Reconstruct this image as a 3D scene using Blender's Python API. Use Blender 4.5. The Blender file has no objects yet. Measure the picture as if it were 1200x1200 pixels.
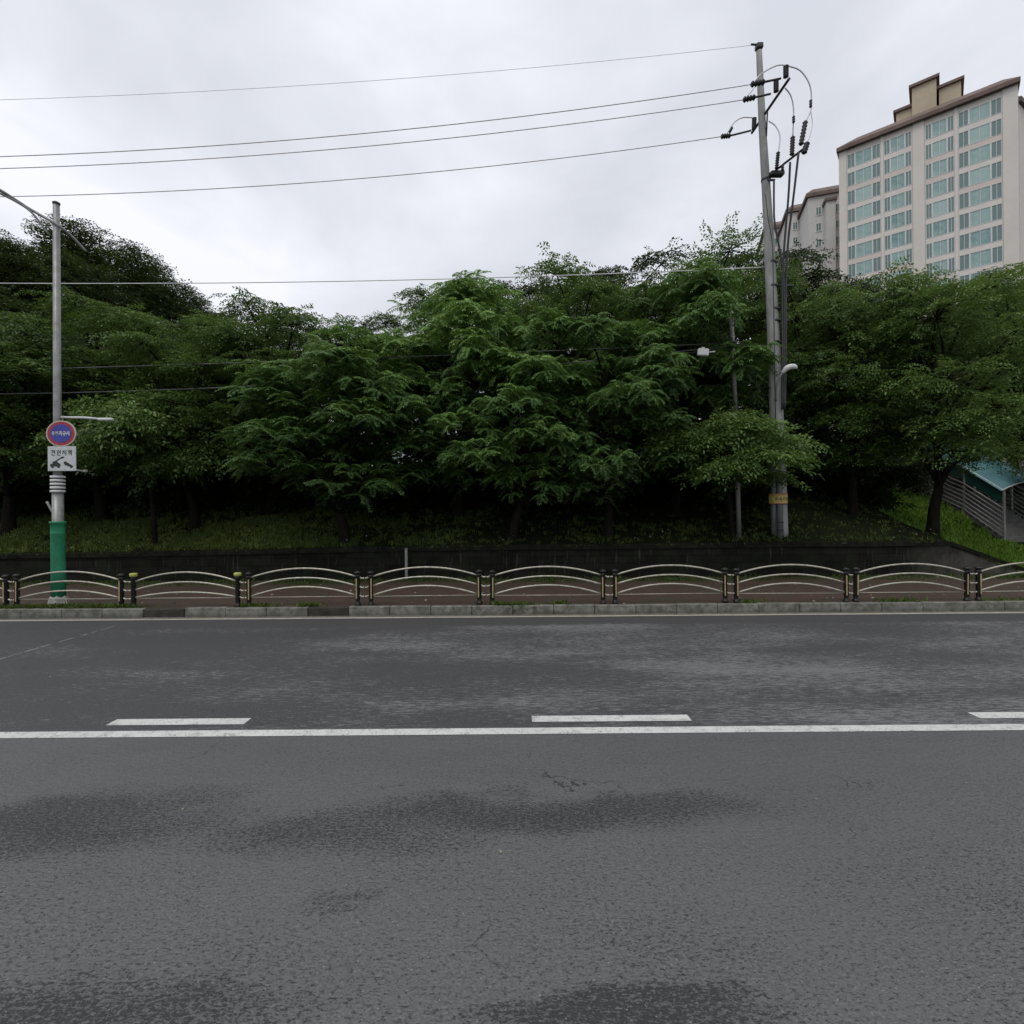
import bpy, math, random
import numpy as np
from mathutils import Vector, Matrix, noise
random.seed(7); RNG = np.random.default_rng(7)
R_ = math.radians
scene = bpy.context.scene
COL = scene.collection
# ------------------------------------------------------------------ camera model
F, ROLL, CAMH = 600.0, 0.008, 2.5
def P(x, y, d):
    """real place of something seen at photo pixel (x,y) and standing d metres down the view"""
    u = (x-600)/F; v = (600-y)/F
    return Vector(((u+ROLL*v)*d, d, (v-ROLL*u)*d+CAMH))
def smooth(a, b, t):
    t = min(1, max(0, (t-a)/(b-a))); return t*t*(3-2*t)
# ------------------------------------------------------------------ helpers
def tag(o, label=None, cat=None, group=None, kind=None):
    if label: o['label'] = label
    if cat: o['category'] = cat
    if group: o['group'] = group
    if kind: o['kind'] = kind
    return o
def empty(name, loc=(0,0,0), rz=0):
    o = bpy.data.objects.new(name, None); COL.objects.link(o)
    o.empty_display_size = .2
    o.location = loc; o.rotation_euler = (0,0,rz); return o
def copy_tree(o, parent=None):
    c = o.copy(); COL.objects.link(c)
    if parent is not None: c.parent = parent
    for ch in list(o.children): copy_tree(ch, c)
    return c
class MB:
    def __init__(s): s.v=[]; s.f=[]; s.m=[]; s.sm=[]
    def face(s, pts, m=0, sm=False):
        i=len(s.v); s.v += [tuple(p) for p in pts]; s.f.append(tuple(range(i,i+len(pts)))); s.m.append(m); s.sm.append(sm)
    def box(s, c, d, m=0, rot=None, bev=0):
        c=Vector(c); hx,hy,hz=[a/2 for a in d]; i=len(s.v)
        M = rot if rot is not None else Matrix.Identity(3)
        if bev<=0:
            for z in (-hz,hz):
                for y in (-hy,hy):
                    for x in (-hx,hx): s.v.append(tuple(c+M@Vector((x,y,z))))
            for q in ((0,2,3,1),(4,5,7,6),(0,1,5,4),(2,6,7,3),(0,4,6,2),(1,3,7,5)):
                s.f.append(tuple(i+k for k in q)); s.m.append(m); s.sm.append(False)
        else:
            b=bev; ring=lambda z,e:[(-hx+b+ -e,-hy,z)] 
            prof=[(-hz,b),(-hz+b,0),(hz-b,0),(hz,b)]
            rings=[]
            for z,e in prof:
                X=hx-e; Y=hy-e; k=b
                pts=[(X-k,-Y),(X,-Y+k),(X,Y-k),(X-k,Y),(-X+k,Y),(-X,Y-k),(-X,-Y+k),(-X+k,-Y)]
                r=[]
                for (px,py) in pts:
                    s.v.append(tuple(c+M@Vector((px,py,z)))); r.append(len(s.v)-1)
                rings.append(r)
            for a in range(3):
                for k in range(8):
                    s.f.append((rings[a][k],rings[a][(k+1)%8],rings[a+1][(k+1)%8],rings[a+1][k])); s.m.append(m); s.sm.append(False)
            s.f.append(tuple(reversed(rings[0]))); s.m.append(m); s.sm.append(False)
            s.f.append(tuple(rings[3])); s.m.append(m); s.sm.append(False)
    def tube(s, pts, rad, m=0, n=10, cap=True, sm=True):
        pts=[Vector(p) for p in pts]
        if not hasattr(rad,'__len__'): rad=[rad]*len(pts)
        rings=[]; up=None
        for k,p in enumerate(pts):
            a=pts[max(0,k-1)]; b=pts[min(len(pts)-1,k+1)]; t=(b-a)
            if t.length<1e-9: t=Vector((0,0,1))
            t.normalize()
            if up is None:
                up = Vector((0,0,1)) if abs(t.z)<.9 else Vector((0,1,0))
            sd=t.cross(up); 
            if sd.length<1e-5: sd=t.cross(Vector((1,0,0)))
            sd.normalize(); up=sd.cross(t).normalized()
            r=[]
            for j in range(n):
                an=2*math.pi*j/n
                s.v.append(tuple(p+(sd*math.cos(an)+up*math.sin(an))*rad[k])); r.append(len(s.v)-1)
            rings.append(r)
        for k in range(len(rings)-1):
            for j in range(n):
                s.f.append((rings[k][j],rings[k][(j+1)%n],rings[k+1][(j+1)%n],rings[k+1][j])); s.m.append(m); s.sm.append(sm)
        if cap:
            s.f.append(tuple(reversed(rings[0]))); s.m.append(m); s.sm.append(False)
            s.f.append(tuple(rings[-1])); s.m.append(m); s.sm.append(False)
    def lathe(s, base, prof, m=0, n=20, sm=True):
        s.tube([Vector(base)+Vector((0,0,z)) for z,_ in prof],[r for _,r in prof],m,n,True,sm)
    def build(s, name, mats, parent=None, loc=None):
        me=bpy.data.meshes.new(name); me.from_pydata(s.v,[],s.f)
        if not isinstance(mats,(list,tuple)): mats=[mats]
        for a in mats: me.materials.append(a)
        me.polygons.foreach_set('material_index', s.m); me.polygons.foreach_set('use_smooth', s.sm)
        me.update()
        o=bpy.data.objects.new(name,me); COL.objects.link(o)
        if parent is not None: o.parent=parent
        if loc is not None: o.location=loc
        return o
def spline(pts, n=10):
    pts=[Vector(p) for p in pts]; q=[pts[0]*2-pts[1]]+pts+[pts[-1]*2-pts[-2]]; out=[]
    for i in range(1,len(q)-2):
        for k in range(n):
            t=k/n; a,b,c,d=q[i-1],q[i],q[i+1],q[i+2]
            out.append(.5*((2*b)+(c-a)*t+(2*a-5*b+4*c-d)*t*t+(3*b-a-3*c+d)*t**3))
    out.append(pts[-1]); return out
# ------------------------------------------------------------------ materials
class NT:
    def __init__(s,name):
        s.m=bpy.data.materials.new(name); s.m.use_nodes=True; s.t=s.m.node_tree; s.b=s.t.nodes['Principled BSDF']; s.out=s.t.nodes['Material Output']
    def n(s,typ,**kw):
        nd=s.t.nodes.new(typ)
        for k,v in kw.items():
            if k=='ins':
                for a,b in v.items():
                    if hasattr(b,'is_linked') or isinstance(b,bpy.types.NodeSocket): s.t.links.new(b, nd.inputs[a])
                    else: nd.inputs[a].default_value=b
            else: setattr(nd,k,v)
        return nd
    def l(s,a,b): s.t.links.new(a,b)
    def coords(s, scale=(1,1,1), kind='Object', rot=(0,0,0)):
        tc=s.n('ShaderNodeTexCoord'); mp=s.n('ShaderNodeMapping',ins={'Vector':tc.outputs[kind],'Scale':scale,'Rotation':rot}); return mp.outputs[0]
    def noise(s,vec,scale,detail=5,rough=.6):
        return s.n('ShaderNodeTexNoise',ins={'Vector':vec,'Scale':scale,'Detail':detail,'Roughness':rough}).outputs['Fac']
    def ramp(s,fac,stops,interp='LINEAR'):
        r=s.n('ShaderNodeValToRGB',ins={'Fac':fac}); e=r.color_ramp; e.interpolation=interp
        while len(e.elements)>len(stops): e.elements.remove(e.elements[-1])
        while len(e.elements)<len(stops): e.elements.new(.5)
        for el,(p,c) in zip(e.elements,stops):
            el.position=p; el.color = (c,c,c,1) if not hasattr(c,'__len__') else (*c,1)
        return r.outputs['Color']
    def mix(s,fac,a,b,mode='MIX'):
        nd=s.n('ShaderNodeMix',data_type='RGBA',blend_type=mode)
        for k,v in ((0,fac),(6,a),(7,b)):
            if isinstance(v,bpy.types.NodeSocket): s.l(v,nd.inputs[k])
            else: nd.inputs[k].default_value = v if not hasattr(v,'__len__') else (*v[:3],1)
        return nd.outputs[2]
    def math(s,op,a,b=0.,c=0.):
        nd=s.n('ShaderNodeMath',operation=op)
        for k,v in enumerate((a,b,c)):
            if isinstance(v,bpy.types.NodeSocket): s.l(v,nd.inputs[k])
            else: nd.inputs[k].default_value=v
        return nd.outputs[0]
    def bump(s,h,strength=.3,dist=.02,normal=None):
        nd=s.n('ShaderNodeBump',ins={'Height':h,'Strength':strength,'Distance':dist})
        if normal is not None: s.l(normal,nd.inputs['Normal'])
        return nd.outputs[0]
    def set(s,**kw):
        for k,v in kw.items():
            k={'color':'Base Color','rough':'Roughness','metal':'Metallic','normal':'Normal','spec':'Specular IOR Level'}[k]
            if isinstance(v,bpy.types.NodeSocket): s.l(v,s.b.inputs[k])
            else: s.b.inputs[k].default_value=(*v,1) if hasattr(v,'__len__') else v
        return s.m
def weathered(name,c1,c2,scale=6,rough=.6,metal=0,bs=.15,stretch=(1,1,1),spec=.4):
    t=NT(name); v=t.coords(stretch); f=t.noise(v,scale,8,.65); g=t.noise(v,scale*9,4,.6)
    fac=t.math('ADD',t.math('MULTIPLY',f,.75),t.math('MULTIPLY',g,.25))
    c=t.ramp(fac,[(.36,c1),(.62,c2)])
    return t.set(color=c,rough=rough,metal=metal,normal=t.bump(fac,bs,.01),spec=spec)
M={}
def mk_asphalt():
    t=NT('wet_asphalt'); v=t.coords()
    vs=t.coords((.55,2.6,1)); vbig=t.coords((.16,.42,1))
    n1=t.noise(vs,1.3,4,.72); nb=t.noise(vbig,1.,4,.6); grain=t.noise(v,34,3,.8); grain2=t.noise(t.coords((.6,1.25,1)),15,3,.75)
    vor=t.n('ShaderNodeTexVoronoi',ins={'Vector':v,'Scale':58.}).outputs['Distance']
    sep=t.n('ShaderNodeSeparateXYZ',ins={0:v}); X,Y=sep.outputs[0],sep.outputs[1]
    warp=t.math('MULTIPLY',t.math('SUBTRACT',t.noise(t.coords((.9,1.6,1)),1.1,5,.7),.5),1.5)
    # long dark tyre-track bands where the surface has dried to coarse stone
    def band(cx,cy,rx,ry):
        a=t.math('DIVIDE',t.math('SUBTRACT',X,cx),rx); b=t.math('DIVIDE',t.math('ADD',t.math('SUBTRACT',Y,cy),t.math('MULTIPLY',warp,.5)),ry)
        d=t.math('ADD',t.math('MULTIPLY',a,a),t.math('MULTIPLY',b,b))
        mr=t.n('ShaderNodeMapRange',ins={'Value':t.math('ADD',d,warp),'From Min':1.25,'From Max':.1}); return mr.outputs[0]
    dk=band(.25,4.28,2.0,.32)
    for a in ((-3.6,4.25,1.5,.50),(-1.4,4.0,1.3,.30),(.55,2.55,.9,.16),(-2.1,2.5,1.0,.28),(-1.1,3.33,.28,.07)):
        dk=t.math('MAXIMUM',dk,t.math('MULTIPLY',band(*a),.9 if a[0]<-3 or a[0]==.55 else .6))
    pit=t.noise(t.coords((.7,1.5,1)),34,3,.7); pit2=t.noise(t.coords((.8,1.4,1)),80,2,.7)
    big=t.noise(t.coords((.35,.8,1)),1.2,4,.6)
    near=t.n('ShaderNodeMapRange',ins={'Value':Y,'From Min':5.0,'From Max':2.4,'To Min':-.05,'To Max':-.012}).outputs[0]
    pv=t.math('ADD',t.math('ADD',t.math('MULTIPLY',pit,.62),t.math('MULTIPLY',pit2,.38)),t.math('ADD',t.math('ADD',t.math('MULTIPLY',dk,.135),near),t.math('MULTIPLY',t.math('SUBTRACT',big,.5),.22)))
    gm=t.ramp(pv,[(.520,0.),(.575,1.)])
    nearm=t.n('ShaderNodeMapRange',ins={'Value':Y,'From Min':5.85,'From Max':5.6}).outputs[0]
    gm=t.math('MULTIPLY',t.math('MAXIMUM',gm,t.math('MULTIPLY',dk,.30)),nearm)
    # far lane: sky reflection in broken wet streaks, painted as paler base colour
    far=t.n('ShaderNodeMapRange',ins={'Value':Y,'From Min':5.75,'From Max':6.0}).outputs[0]
    strk=t.noise(t.coords((1.,5.5,1)),5.,6,.9); patch=t.noise(t.coords((.22,.7,1)),1.,4,.6)
    right=t.n('ShaderNodeMapRange',ins={'Value':X,'From Min':-9.,'From Max':4.,'To Min':-.095,'To Max':-.03}).outputs[0]
    edge=t.n('ShaderNodeMapRange',ins={'Value':Y,'From Min':11.2,'From Max':12.1,'To Min':0.,'To Max':-.25}).outputs[0]
    sv=t.math('ADD',t.math('ADD',t.math('ADD',t.math('MULTIPLY',strk,.75),t.math('MULTIPLY',patch,.35)),right),edge)
    st=t.math('MULTIPLY',t.ramp(sv,[(.515,0.),(.535,.6),(.58,1.)]),far)
    base=t.mix(nb,(.086,.086,.085),(.120,.119,.118))
    base=t.mix(t.math('MULTIPLY',far,.72),base,(.024,.0235,.024))
    base=t.mix(st,base,(.20,.20,.198))
    base=t.mix(gm,base,(.027,.027,.026))
    base=t.mix(t.ramp(grain,[(.30,.8),(.47,0.)]),base,(.03,.03,.03))
    spk=t.n('ShaderNodeTexVoronoi',ins={'Vector':v,'Scale':23.}); 
    pick=t.math('LESS_THAN',spk.outputs['Distance'],.10); rnd=t.n('ShaderNodeSeparateColor',ins={0:spk.outputs['Color']}).outputs[0]
    base=t.mix(t.math('MULTIPLY',t.math('MULTIPLY',pick,t.math('GREATER_THAN',rnd,.55)),.8),base,(.26,.25,.24))
    lt=t.ramp(t.noise(t.coords((.8,1.3,1)),48,2,.7),[(.56,0.),(.66,.5)]); base=t.mix(lt,base,(.17,.168,.165))
    # fine cracks
    vc=t.n('ShaderNodeTexVoronoi',feature='DISTANCE_TO_EDGE',ins={'Vector':t.n('ShaderNodeVectorMath',operation='ADD',ins={0:v,1:t.n('ShaderNodeTexNoise',ins={'Vector':v,'Scale':2.5,'Detail':6.}).outputs['Color']}).outputs[0],'Scale':.55})
    cm=t.math('MULTIPLY',t.math('LESS_THAN',vc.outputs[0],.0045),t.ramp(t.noise(v,.6,3,.6),[(.52,0.),(.6,1.)]))
    base=t.mix(t.math('MULTIPLY',cm,.8),base,(.018,.018,.018))
    rough=t.ramp(n1,[(.3,.28),(.7,.46)])
    rough=t.mix(gm,rough,(.75,.75,.75)); rough=t.mix(st,rough,(.30,.30,.30))
    rough=t.mix(t.math('MULTIPLY',far,t.math('SUBTRACT',1.,st)),rough,(.62,.62,.62))
    h=t.math('ADD',t.math('MULTIPLY',grain,.8),t.math('ADD',t.math('MULTIPLY',grain2,.9),t.math('MULTIPLY',vor,.5)))
    h=t.math('ADD',h,t.math('MULTIPLY',gm,-.35))
    t.set(color=base,rough=rough,normal=t.bump(h,.5,.010),spec=.45)
    return t.m
M['asphalt']=mk_asphalt()
def mk_paint(name,c):
    t=NT(name); v=t.coords(); n=t.noise(v,7,8,.75); g=t.noise(v,45,4,.7)
    col=t.mix(t.ramp(t.math('ADD',t.math('MULTIPLY',n,.5),t.math('MULTIPLY',g,.5)),[(.36,1.),(.50,0.)]),c,(.11,.11,.11))
    col=t.mix(t.ramp(t.noise(v,1.3,5,.6),[(.4,0.),(.75,.35)]),col,(.35,.34,.32))
    return t.set(color=col,rough=.55,normal=t.bump(g,.3,.005))
M['white_paint']=mk_paint('road_paint_white',(.60,.60,.57))
M['edge_paint']=mk_paint('road_paint_cream',(.42,.40,.32))
M['gutter']=weathered('gutter_concrete',(.07,.065,.05),(.16,.15,.12),5,.8)
def mk_kerb():
    t=NT('kerb_granite'); v=t.coords(); a=t.noise(v,1.1,4,.6); b=t.noise(v,60,4,.7); s=t.noise(v,5,7,.7)
    c=t.mix(a,(.15,.15,.13),(.27,.26,.235)); c=t.mix(t.ramp(s,[(.40,.9),(.62,0.)]),c,(.07,.07,.045))
    c=t.mix(t.ramp(b,[(.4,.25),(.6,0.)]),c,(.10,.10,.10))
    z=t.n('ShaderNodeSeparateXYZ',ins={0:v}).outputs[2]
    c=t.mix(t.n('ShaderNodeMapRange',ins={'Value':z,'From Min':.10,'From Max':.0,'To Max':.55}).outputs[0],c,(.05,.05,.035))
    return t.set(color=c,rough=.75,normal=t.bump(b,.3,.006))
M['kerb']=mk_kerb()
M['kerb_dark']=weathered('kerb_mossy',(.016,.014,.011),(.05,.045,.035),5,.85)
def mk_paver():
    t=NT('red_brick_paver'); v=t.coords()
    br=t.n('ShaderNodeTexBrick',ins={'Vector':v,'Color1':(.080,.044,.030,1),'Color2':(.055,.033,.024,1),'Mortar':(.045,.035,.028,1),'Scale':1.,'Mortar Size':.006,'Brick Width':.22,'Row Height':.11})
    n=t.noise(v,1.4,8,.7)
    c=t.mix(t.ramp(n,[(.45,0.),(.65,.9)]),br.outputs[0],(.045,.040,.026))
    y=t.n('ShaderNodeSeparateXYZ',ins={0:v}).outputs[1]
    g=t.math('ADD',t.n('ShaderNodeMapRange',ins={'Value':y,'From Min':15.6,'From Max':17.2,'To Max':.9}).outputs[0],t.math('MULTIPLY',t.math('SUBTRACT',n,.5),1.4))
    c=t.mix(t.ramp(g,[(.45,0.),(.8,.9)]),c,(.035,.040,.014))
    return t.set(color=c,rough=.6,normal=t.bump(br.outputs['Fac'],-.4,.01))
M['paver']=mk_paver()
def mk_wall():
    t=NT('mossy_retaining_stone'); t.set(spec=.08); v=t.coords((1,1,1),rot=(R_(90),0,0))
    br=t.n('ShaderNodeTexBrick',ins={'Vector':v,'Color1':(.014,.014,.012,1),'Color2':(.006,.006,.005,1),'Mortar':(.003,.003,.003,1),'Scale':1.,'Mortar Size':.012,'Brick Width':.5,'Row Height':.25})
    vo=t.coords(); n=t.noise(vo,1.6,8,.7); st=t.noise(t.coords((9,9,.7)),1.4,5,.6); st2=t.noise(t.coords((1.2,1,1.)),.8,3,.6)
    c=t.mix(t.ramp(n,[(.4,0.),(.7,.7)]),br.outputs[0],(.016,.020,.009))
    c=t.mix(t.math('MULTIPLY',t.ramp(st,[(.58,0.),(.72,.7)]),t.ramp(st2,[(.42,0.),(.52,1.)])),c,(.075,.07,.06))
    x=t.n('ShaderNodeSeparateXYZ',ins={0:vo}).outputs[0]
    c=t.mix(t.math('MULTIPLY',t.n('ShaderNodeMapRange',ins={'Value':x,'From Min':13.5,'From Max':15.6}).outputs[0],t.ramp(n,[(.35,.25),(.6,.9)])),c,(.085,.08,.07))
    return t.set(color=c,rough=.8,normal=t.bump(br.outputs['Fac'],-.6,.02))
M['wall']=mk_wall()
M['coping']=weathered('mossy_coping',(.005,.0055,.004),(.019,.019,.014),3,.9,spec=.08)
def mk_ground():
    t=NT('bank_soil'); v=t.coords(); n=t.noise(v,1.1,8,.7); m=t.noise(v,14,5,.7)
    c=t.mix(n,(.010,.009,.006),(.012,.018,.007)); c=t.mix(t.ramp(m,[(.45,0.),(.7,.6)]),c,(.016,.022,.008))
    return t.set(color=c,rough=.95,normal=t.bump(m,.6,.05),spec=.03)
M['ground']=mk_ground()
def mk_leaf(name,dark,mid,light,trans=.35):
    t=NT(name); at=t.n('ShaderNodeAttribute',attribute_name='tint').outputs['Fac']
    oi=t.n('ShaderNodeObjectInfo').outputs['Random']
    f=t.math('ADD',at,t.math('MULTIPLY',t.math('SUBTRACT',oi,.5),.34))
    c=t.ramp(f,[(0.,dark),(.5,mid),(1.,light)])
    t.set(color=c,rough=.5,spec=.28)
    tr=t.n('ShaderNodeBsdfTranslucent',ins={'Color':t.mix(.5,c,(.09,.13,.02),'MIX')})
    mx=t.n('ShaderNodeMixShader',ins={0:trans,1:t.b.outputs[0],2:tr.outputs[0]}); t.l(mx.outputs[0],t.out.inputs[0])
    return t.m
M['leaf_zel']=mk_leaf('leaf_fine_green',(.028,.056,.015),(.076,.142,.032),(.175,.275,.070))
M['leaf_pin']=mk_leaf('leaf_pinnate_green',(.036,.076,.022),(.105,.208,.050),(.26,.43,.11))
M['leaf_shade']=mk_leaf('leaf_shade_green',(.012,.022,.009),(.022,.038,.013),(.040,.060,.018),.22)  # undergrowth and back-row leaves, canopy shade put into the darker colour
M['leaf_hill']=mk_leaf('leaf_hill_green',(.024,.042,.014),(.045,.072,.022),(.075,.11,.034),.2)
M['grass']=mk_leaf('grass_blade',(.025,.042,.010),(.065,.105,.020),(.13,.18,.04),.3)
M['grass_lit']=mk_leaf('grass_lit',(.06,.09,.015),(.15,.19,.035),(.26,.30,.07),.3)  # brighter copy of the grass, light on the left bank painted in
M['grass_bright']=mk_leaf('grass_bright',(.07,.15,.015),(.15,.28,.03),(.24,.38,.06),.35)
M['litter']=weathered('pale_litter',(.12,.11,.07),(.30,.29,.24),20,.7)
M['petal']=weathered('white_flower',(.35,.35,.3),(.5,.5,.46),20,.7)
M['bark']=weathered('dark_bark',(.006,.0055,.005),(.018,.016,.013),9,.9,bs=.7,stretch=(1,1,.3),spec=.05)
M['concrete']=weathered('pole_concrete',(.20,.20,.19),(.33,.33,.315),5,.8,stretch=(1,1,.25))
M['pvc']=weathered('grey_pipe',(.12,.125,.13),(.21,.215,.22),4,.5,stretch=(1,1,.2))
M['steel']=weathered('galvanised_steel',(.17,.17,.16),(.29,.29,.28),6,.45,.35)
M['steel_dark']=weathered('dark_steel',(.03,.03,.032),(.07,.07,.072),7,.5,.3)
M['black']=weathered('black_rubber',(.010,.010,.011),(.022,.022,.024),12,.5)
M['wire']=weathered('grey_cable',(.60,.60,.61),(.72,.72,.73),3,.6)
M['wire_mid']=weathered('mid_cable',(.08,.085,.08),(.13,.135,.13),3,.6)
M['wire_dark']=weathered('dark_cable',(.02,.02,.022),(.04,.04,.042),3,.5)
M['white']=weathered('white_enamel',(.50,.50,.49),(.70,.70,.69),9,.35)
M['sign_white']=weathered('sign_white',(.42,.44,.44),(.55,.57,.57),8,.45)
M['sign_blue']=weathered('sign_blue',(.03,.035,.22),(.05,.06,.32),5,.4)
M['sign_red']=weathered('sign_red',(.26,.02,.03),(.36,.035,.05),7,.4)
M['sign_rim']=weathered('sign_rim',(.42,.38,.32),(.55,.50,.44),8,.45)
M['sign_black']=weathered('sign_black',(.015,.015,.015),(.03,.03,.03),9,.5)
M['yellow']=weathered('yellow_band',(.42,.33,.08),(.55,.45,.14),9,.5)
M['cap_yellow']=weathered('yellow_green_cap',(.28,.32,.06),(.42,.44,.12),9,.5)
M['green_wrap']=weathered('green_post_wrap',(.012,.11,.055),(.025,.27,.13),3.5,.6,stretch=(1,1,.35),bs=.5)
M['iron']=weathered('black_cast_iron',(.008,.008,.008),(.022,.021,.020),9,.45,.2)
M['rail']=weathered('pale_rail_steel',(.27,.25,.19),(.50,.48,.40),12,.38,.25)
M['gold']=weathered('gold_inlay',(.30,.23,.11),(.46,.37,.20),9,.4,.3)
M['teal']=NT('teal_polycarbonate').set(color=(.10,.24,.26),rough=.22)
M['teal_dark']=weathered('teal_side_panel',(.008,.05,.042),(.016,.085,.07),3,.3)
M['step']=weathered('stair_concrete',(.10,.10,.09),(.18,.18,.165),5,.8)
M['base_block']=weathered('whitewashed_base',(.22,.21,.18),(.48,.46,.41),8,.8)
M['cream']=weathered('cream_render',(.60,.555,.495),(.68,.64,.58),.12,.85,bs=.02)
M['cream2']=weathered('pale_grey_render',(.52,.50,.475),(.60,.585,.56),.12,.85,bs=.02)
M['pink']=weathered('pinkish_spandrel',(.62,.575,.53),(.70,.65,.60),.3,.8,bs=.02)
M['pink2']=weathered('faded_pink_spandrel',(.58,.51,.46),(.64,.57,.52),.3,.8,bs=.02)
M['roofb']=weathered('brown_roof',(.11,.075,.062),(.19,.14,.12),.5,.8,bs=.02)
M['tan']=weathered('tan_render',(.42,.35,.25),(.50,.42,.31),.3,.85,bs=.02)
M['frame']=weathered('window_frame',(.60,.60,.575),(.72,.72,.69),3,.5)
M['slot']=weathered('recess_shadow',(.10,.11,.11),(.16,.17,.17),.4,.8,bs=.02)
def mk_glass():
    t=NT('balcony_glass'); v=t.coords((1,1,1)); oi=t.n('ShaderNodeObjectInfo').outputs['Random']
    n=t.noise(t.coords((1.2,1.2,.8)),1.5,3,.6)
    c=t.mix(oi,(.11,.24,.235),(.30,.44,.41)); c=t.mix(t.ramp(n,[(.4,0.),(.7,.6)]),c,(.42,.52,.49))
    return t.set(color=c,rough=.12,spec=.8)
M['glass']=mk_glass()
M['glass_dark']=NT('side_window_glass').set(color=(.13,.205,.20),rough=.15,spec=.7)
# ------------------------------------------------------------------ ground heights
X_END=15.1
def coping_z(x): return 1.19+.165*smooth(-18,0,x)+.02*smooth(0,14,x)
def stair_z(y):
    if y<23: return .2+.9*smooth(18,23,y)
    if y<26: return 1.1+.62*(y-23)
    return min(2.96+.25*(y-26),5.)
def H(x,y):
    if y<17.6: return .2
    nz=noise.noise(Vector((x*.35,y*.35,0)))*.22*smooth(18.5,20,y)
    edge=coping_z(x)-.06
    hb=edge+.34*max(0,min(y,27)-17.9)+.10*max(0,min(y,40)-27)
    e2=edge+(.22-edge)*smooth(X_END,17.7,x)
    hr=e2+(hb-edge)*(1-.0*smooth(X_END,18,x))
    w=smooth(16.5,21.3,x+ .15*(y-20)*0)
    h=hr*(1-w)+(stair_z(y)-.18)*w
    # wooded hill at the far left
    k=smooth(34,75,y)
    h+= k*(28*smooth(-25,-60,x+ (y-75)*.1))
    if y>34: h+=k*3.5*smooth(25,60,x)
    return h+nz*(1-w*.8)
# ------------------------------------------------------------------ setting
m=MB(); m.face([(-900,-900,-.12),(900,-900,-.12),(900,1800,-.12),(-900,1800,-.12)])
tag(m.build('ground',M['ground']),kind='structure')
m=MB(); m.face([(-260,-60,0),(260,-60,0),(260,12.47,0),(-260,12.47,0)]); tag(m.build('road',M['asphalt']),kind='structure')
m=MB(); m.face([(-260,12.30,.004),(260,12.30,.004),(260,12.468,.004),(-260,12.468,.004)]); tag(m.build('gutter',M['gutter']),kind='structure')
m=MB()
xs=[-60+i*.5 for i in range(241)]
for a,b in zip(xs,xs[1:]):
    w1,w2=[.018*noise.noise(Vector((q*.8,3,1))) for q in (a,b)]
    m.face([(a,12.13+w1,.008),(b,12.13+w2,.008),(b,12.26+w2*.4,.008),(a,12.26+w1*.4,.008)])
tag(m.build('edge_line',M['edge_paint']),kind='structure')
m=MB()
for a,b in zip(xs,xs[1:]):
    m.face([(a,5.755,.004),(b,5.755,.004),(b,5.92,.004),(a,5.92,.004)])
tag(m.build('solid_lane_line',M['white_paint']),kind='structure')
m=MB()
for k in range(-6,7):
    x0=.22+5.2*k+(.13 if k==-1 else 0)+(.13 if k==1 else 0); L=1.9 if k!=-1 else 1.64
    m.face([(x0,6.085,.004),(x0+L,6.085,.004),(x0+L,6.265,.004),(x0,6.265,.004)])
tag(m.build('dashed_lane_line',M['white_paint']),kind='structure')
# joint line across the far lane, wet reflection painted in as pale colour
m=MB(); y=8.3
while y<11.4:
    L=random.uniform(.12,.5); dx=.03*noise.noise(Vector((0,y*2,0)))
    w=random.uniform(.012,.03); m.face([(-8.97+dx-w,y,.004),(-8.97+dx+w,y,.004),(-8.97+dx*.5+w,y+L,.004),(-8.97+dx*.5-w,y+L,.004)]); y+=L+random.uniform(.02,.2)
tag(m.build('road_joint_mark',weathered('pale_seam',(.16,.16,.16),(.34,.34,.33),9,.5)),kind='structure')
# kerb stones in one run
m=MB(); x=-60.
while x<60:
    L=1.0; px=600+x/12.5*600
    dark = 1 if (342<px+2 and px+24<400) or (158<px<200) else 0
    yy=12.545+random.uniform(-.012,.012); zz=random.uniform(-.008,.006)-(.02 if dark else 0)
    m.box((x+L/2,yy,.10+zz),(L-.012,.15,.235),dark,Matrix.Rotation(R_(random.uniform(-.5,.5)),3,'Z'),.012); x+=L
# two worn half-size stones
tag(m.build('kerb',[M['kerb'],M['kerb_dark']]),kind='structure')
m=MB(); m.face([(-120,12.6,.2),(120,12.6,.2),(120,17.75,.2),(-120,17.75,.2)]); tag(m.build('sidewalk',M['paver']),kind='structure')
# bank + hill terrain
def grid(xs,ys):
    m=MB(); idx={}
    for j,y in enumerate(ys):
        for i,x in enumerate(xs): m.v.append((x,y,H(x,y)))
    n=len(xs)
    for j in range(len(ys)-1):
        for i in range(n-1):
            m.f.append((j*n+i,j*n+i+1,(j+1)*n+i+1,(j+1)*n+i)); m.m.append(0); m.sm.append(True)
    return m
gx=[-170+i*6 for i in range(23)]+[-32+i*.7 for i in range(95)]+[36+i*7 for i in range(24)]
gy=[17.85,18.1,18.5,19]+[19.5+i*.6 for i in range(28)]+[37+i*4 for i in range(36)]
tag(grid(gx,gy).build('bank',M['ground']),kind='structure')
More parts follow.
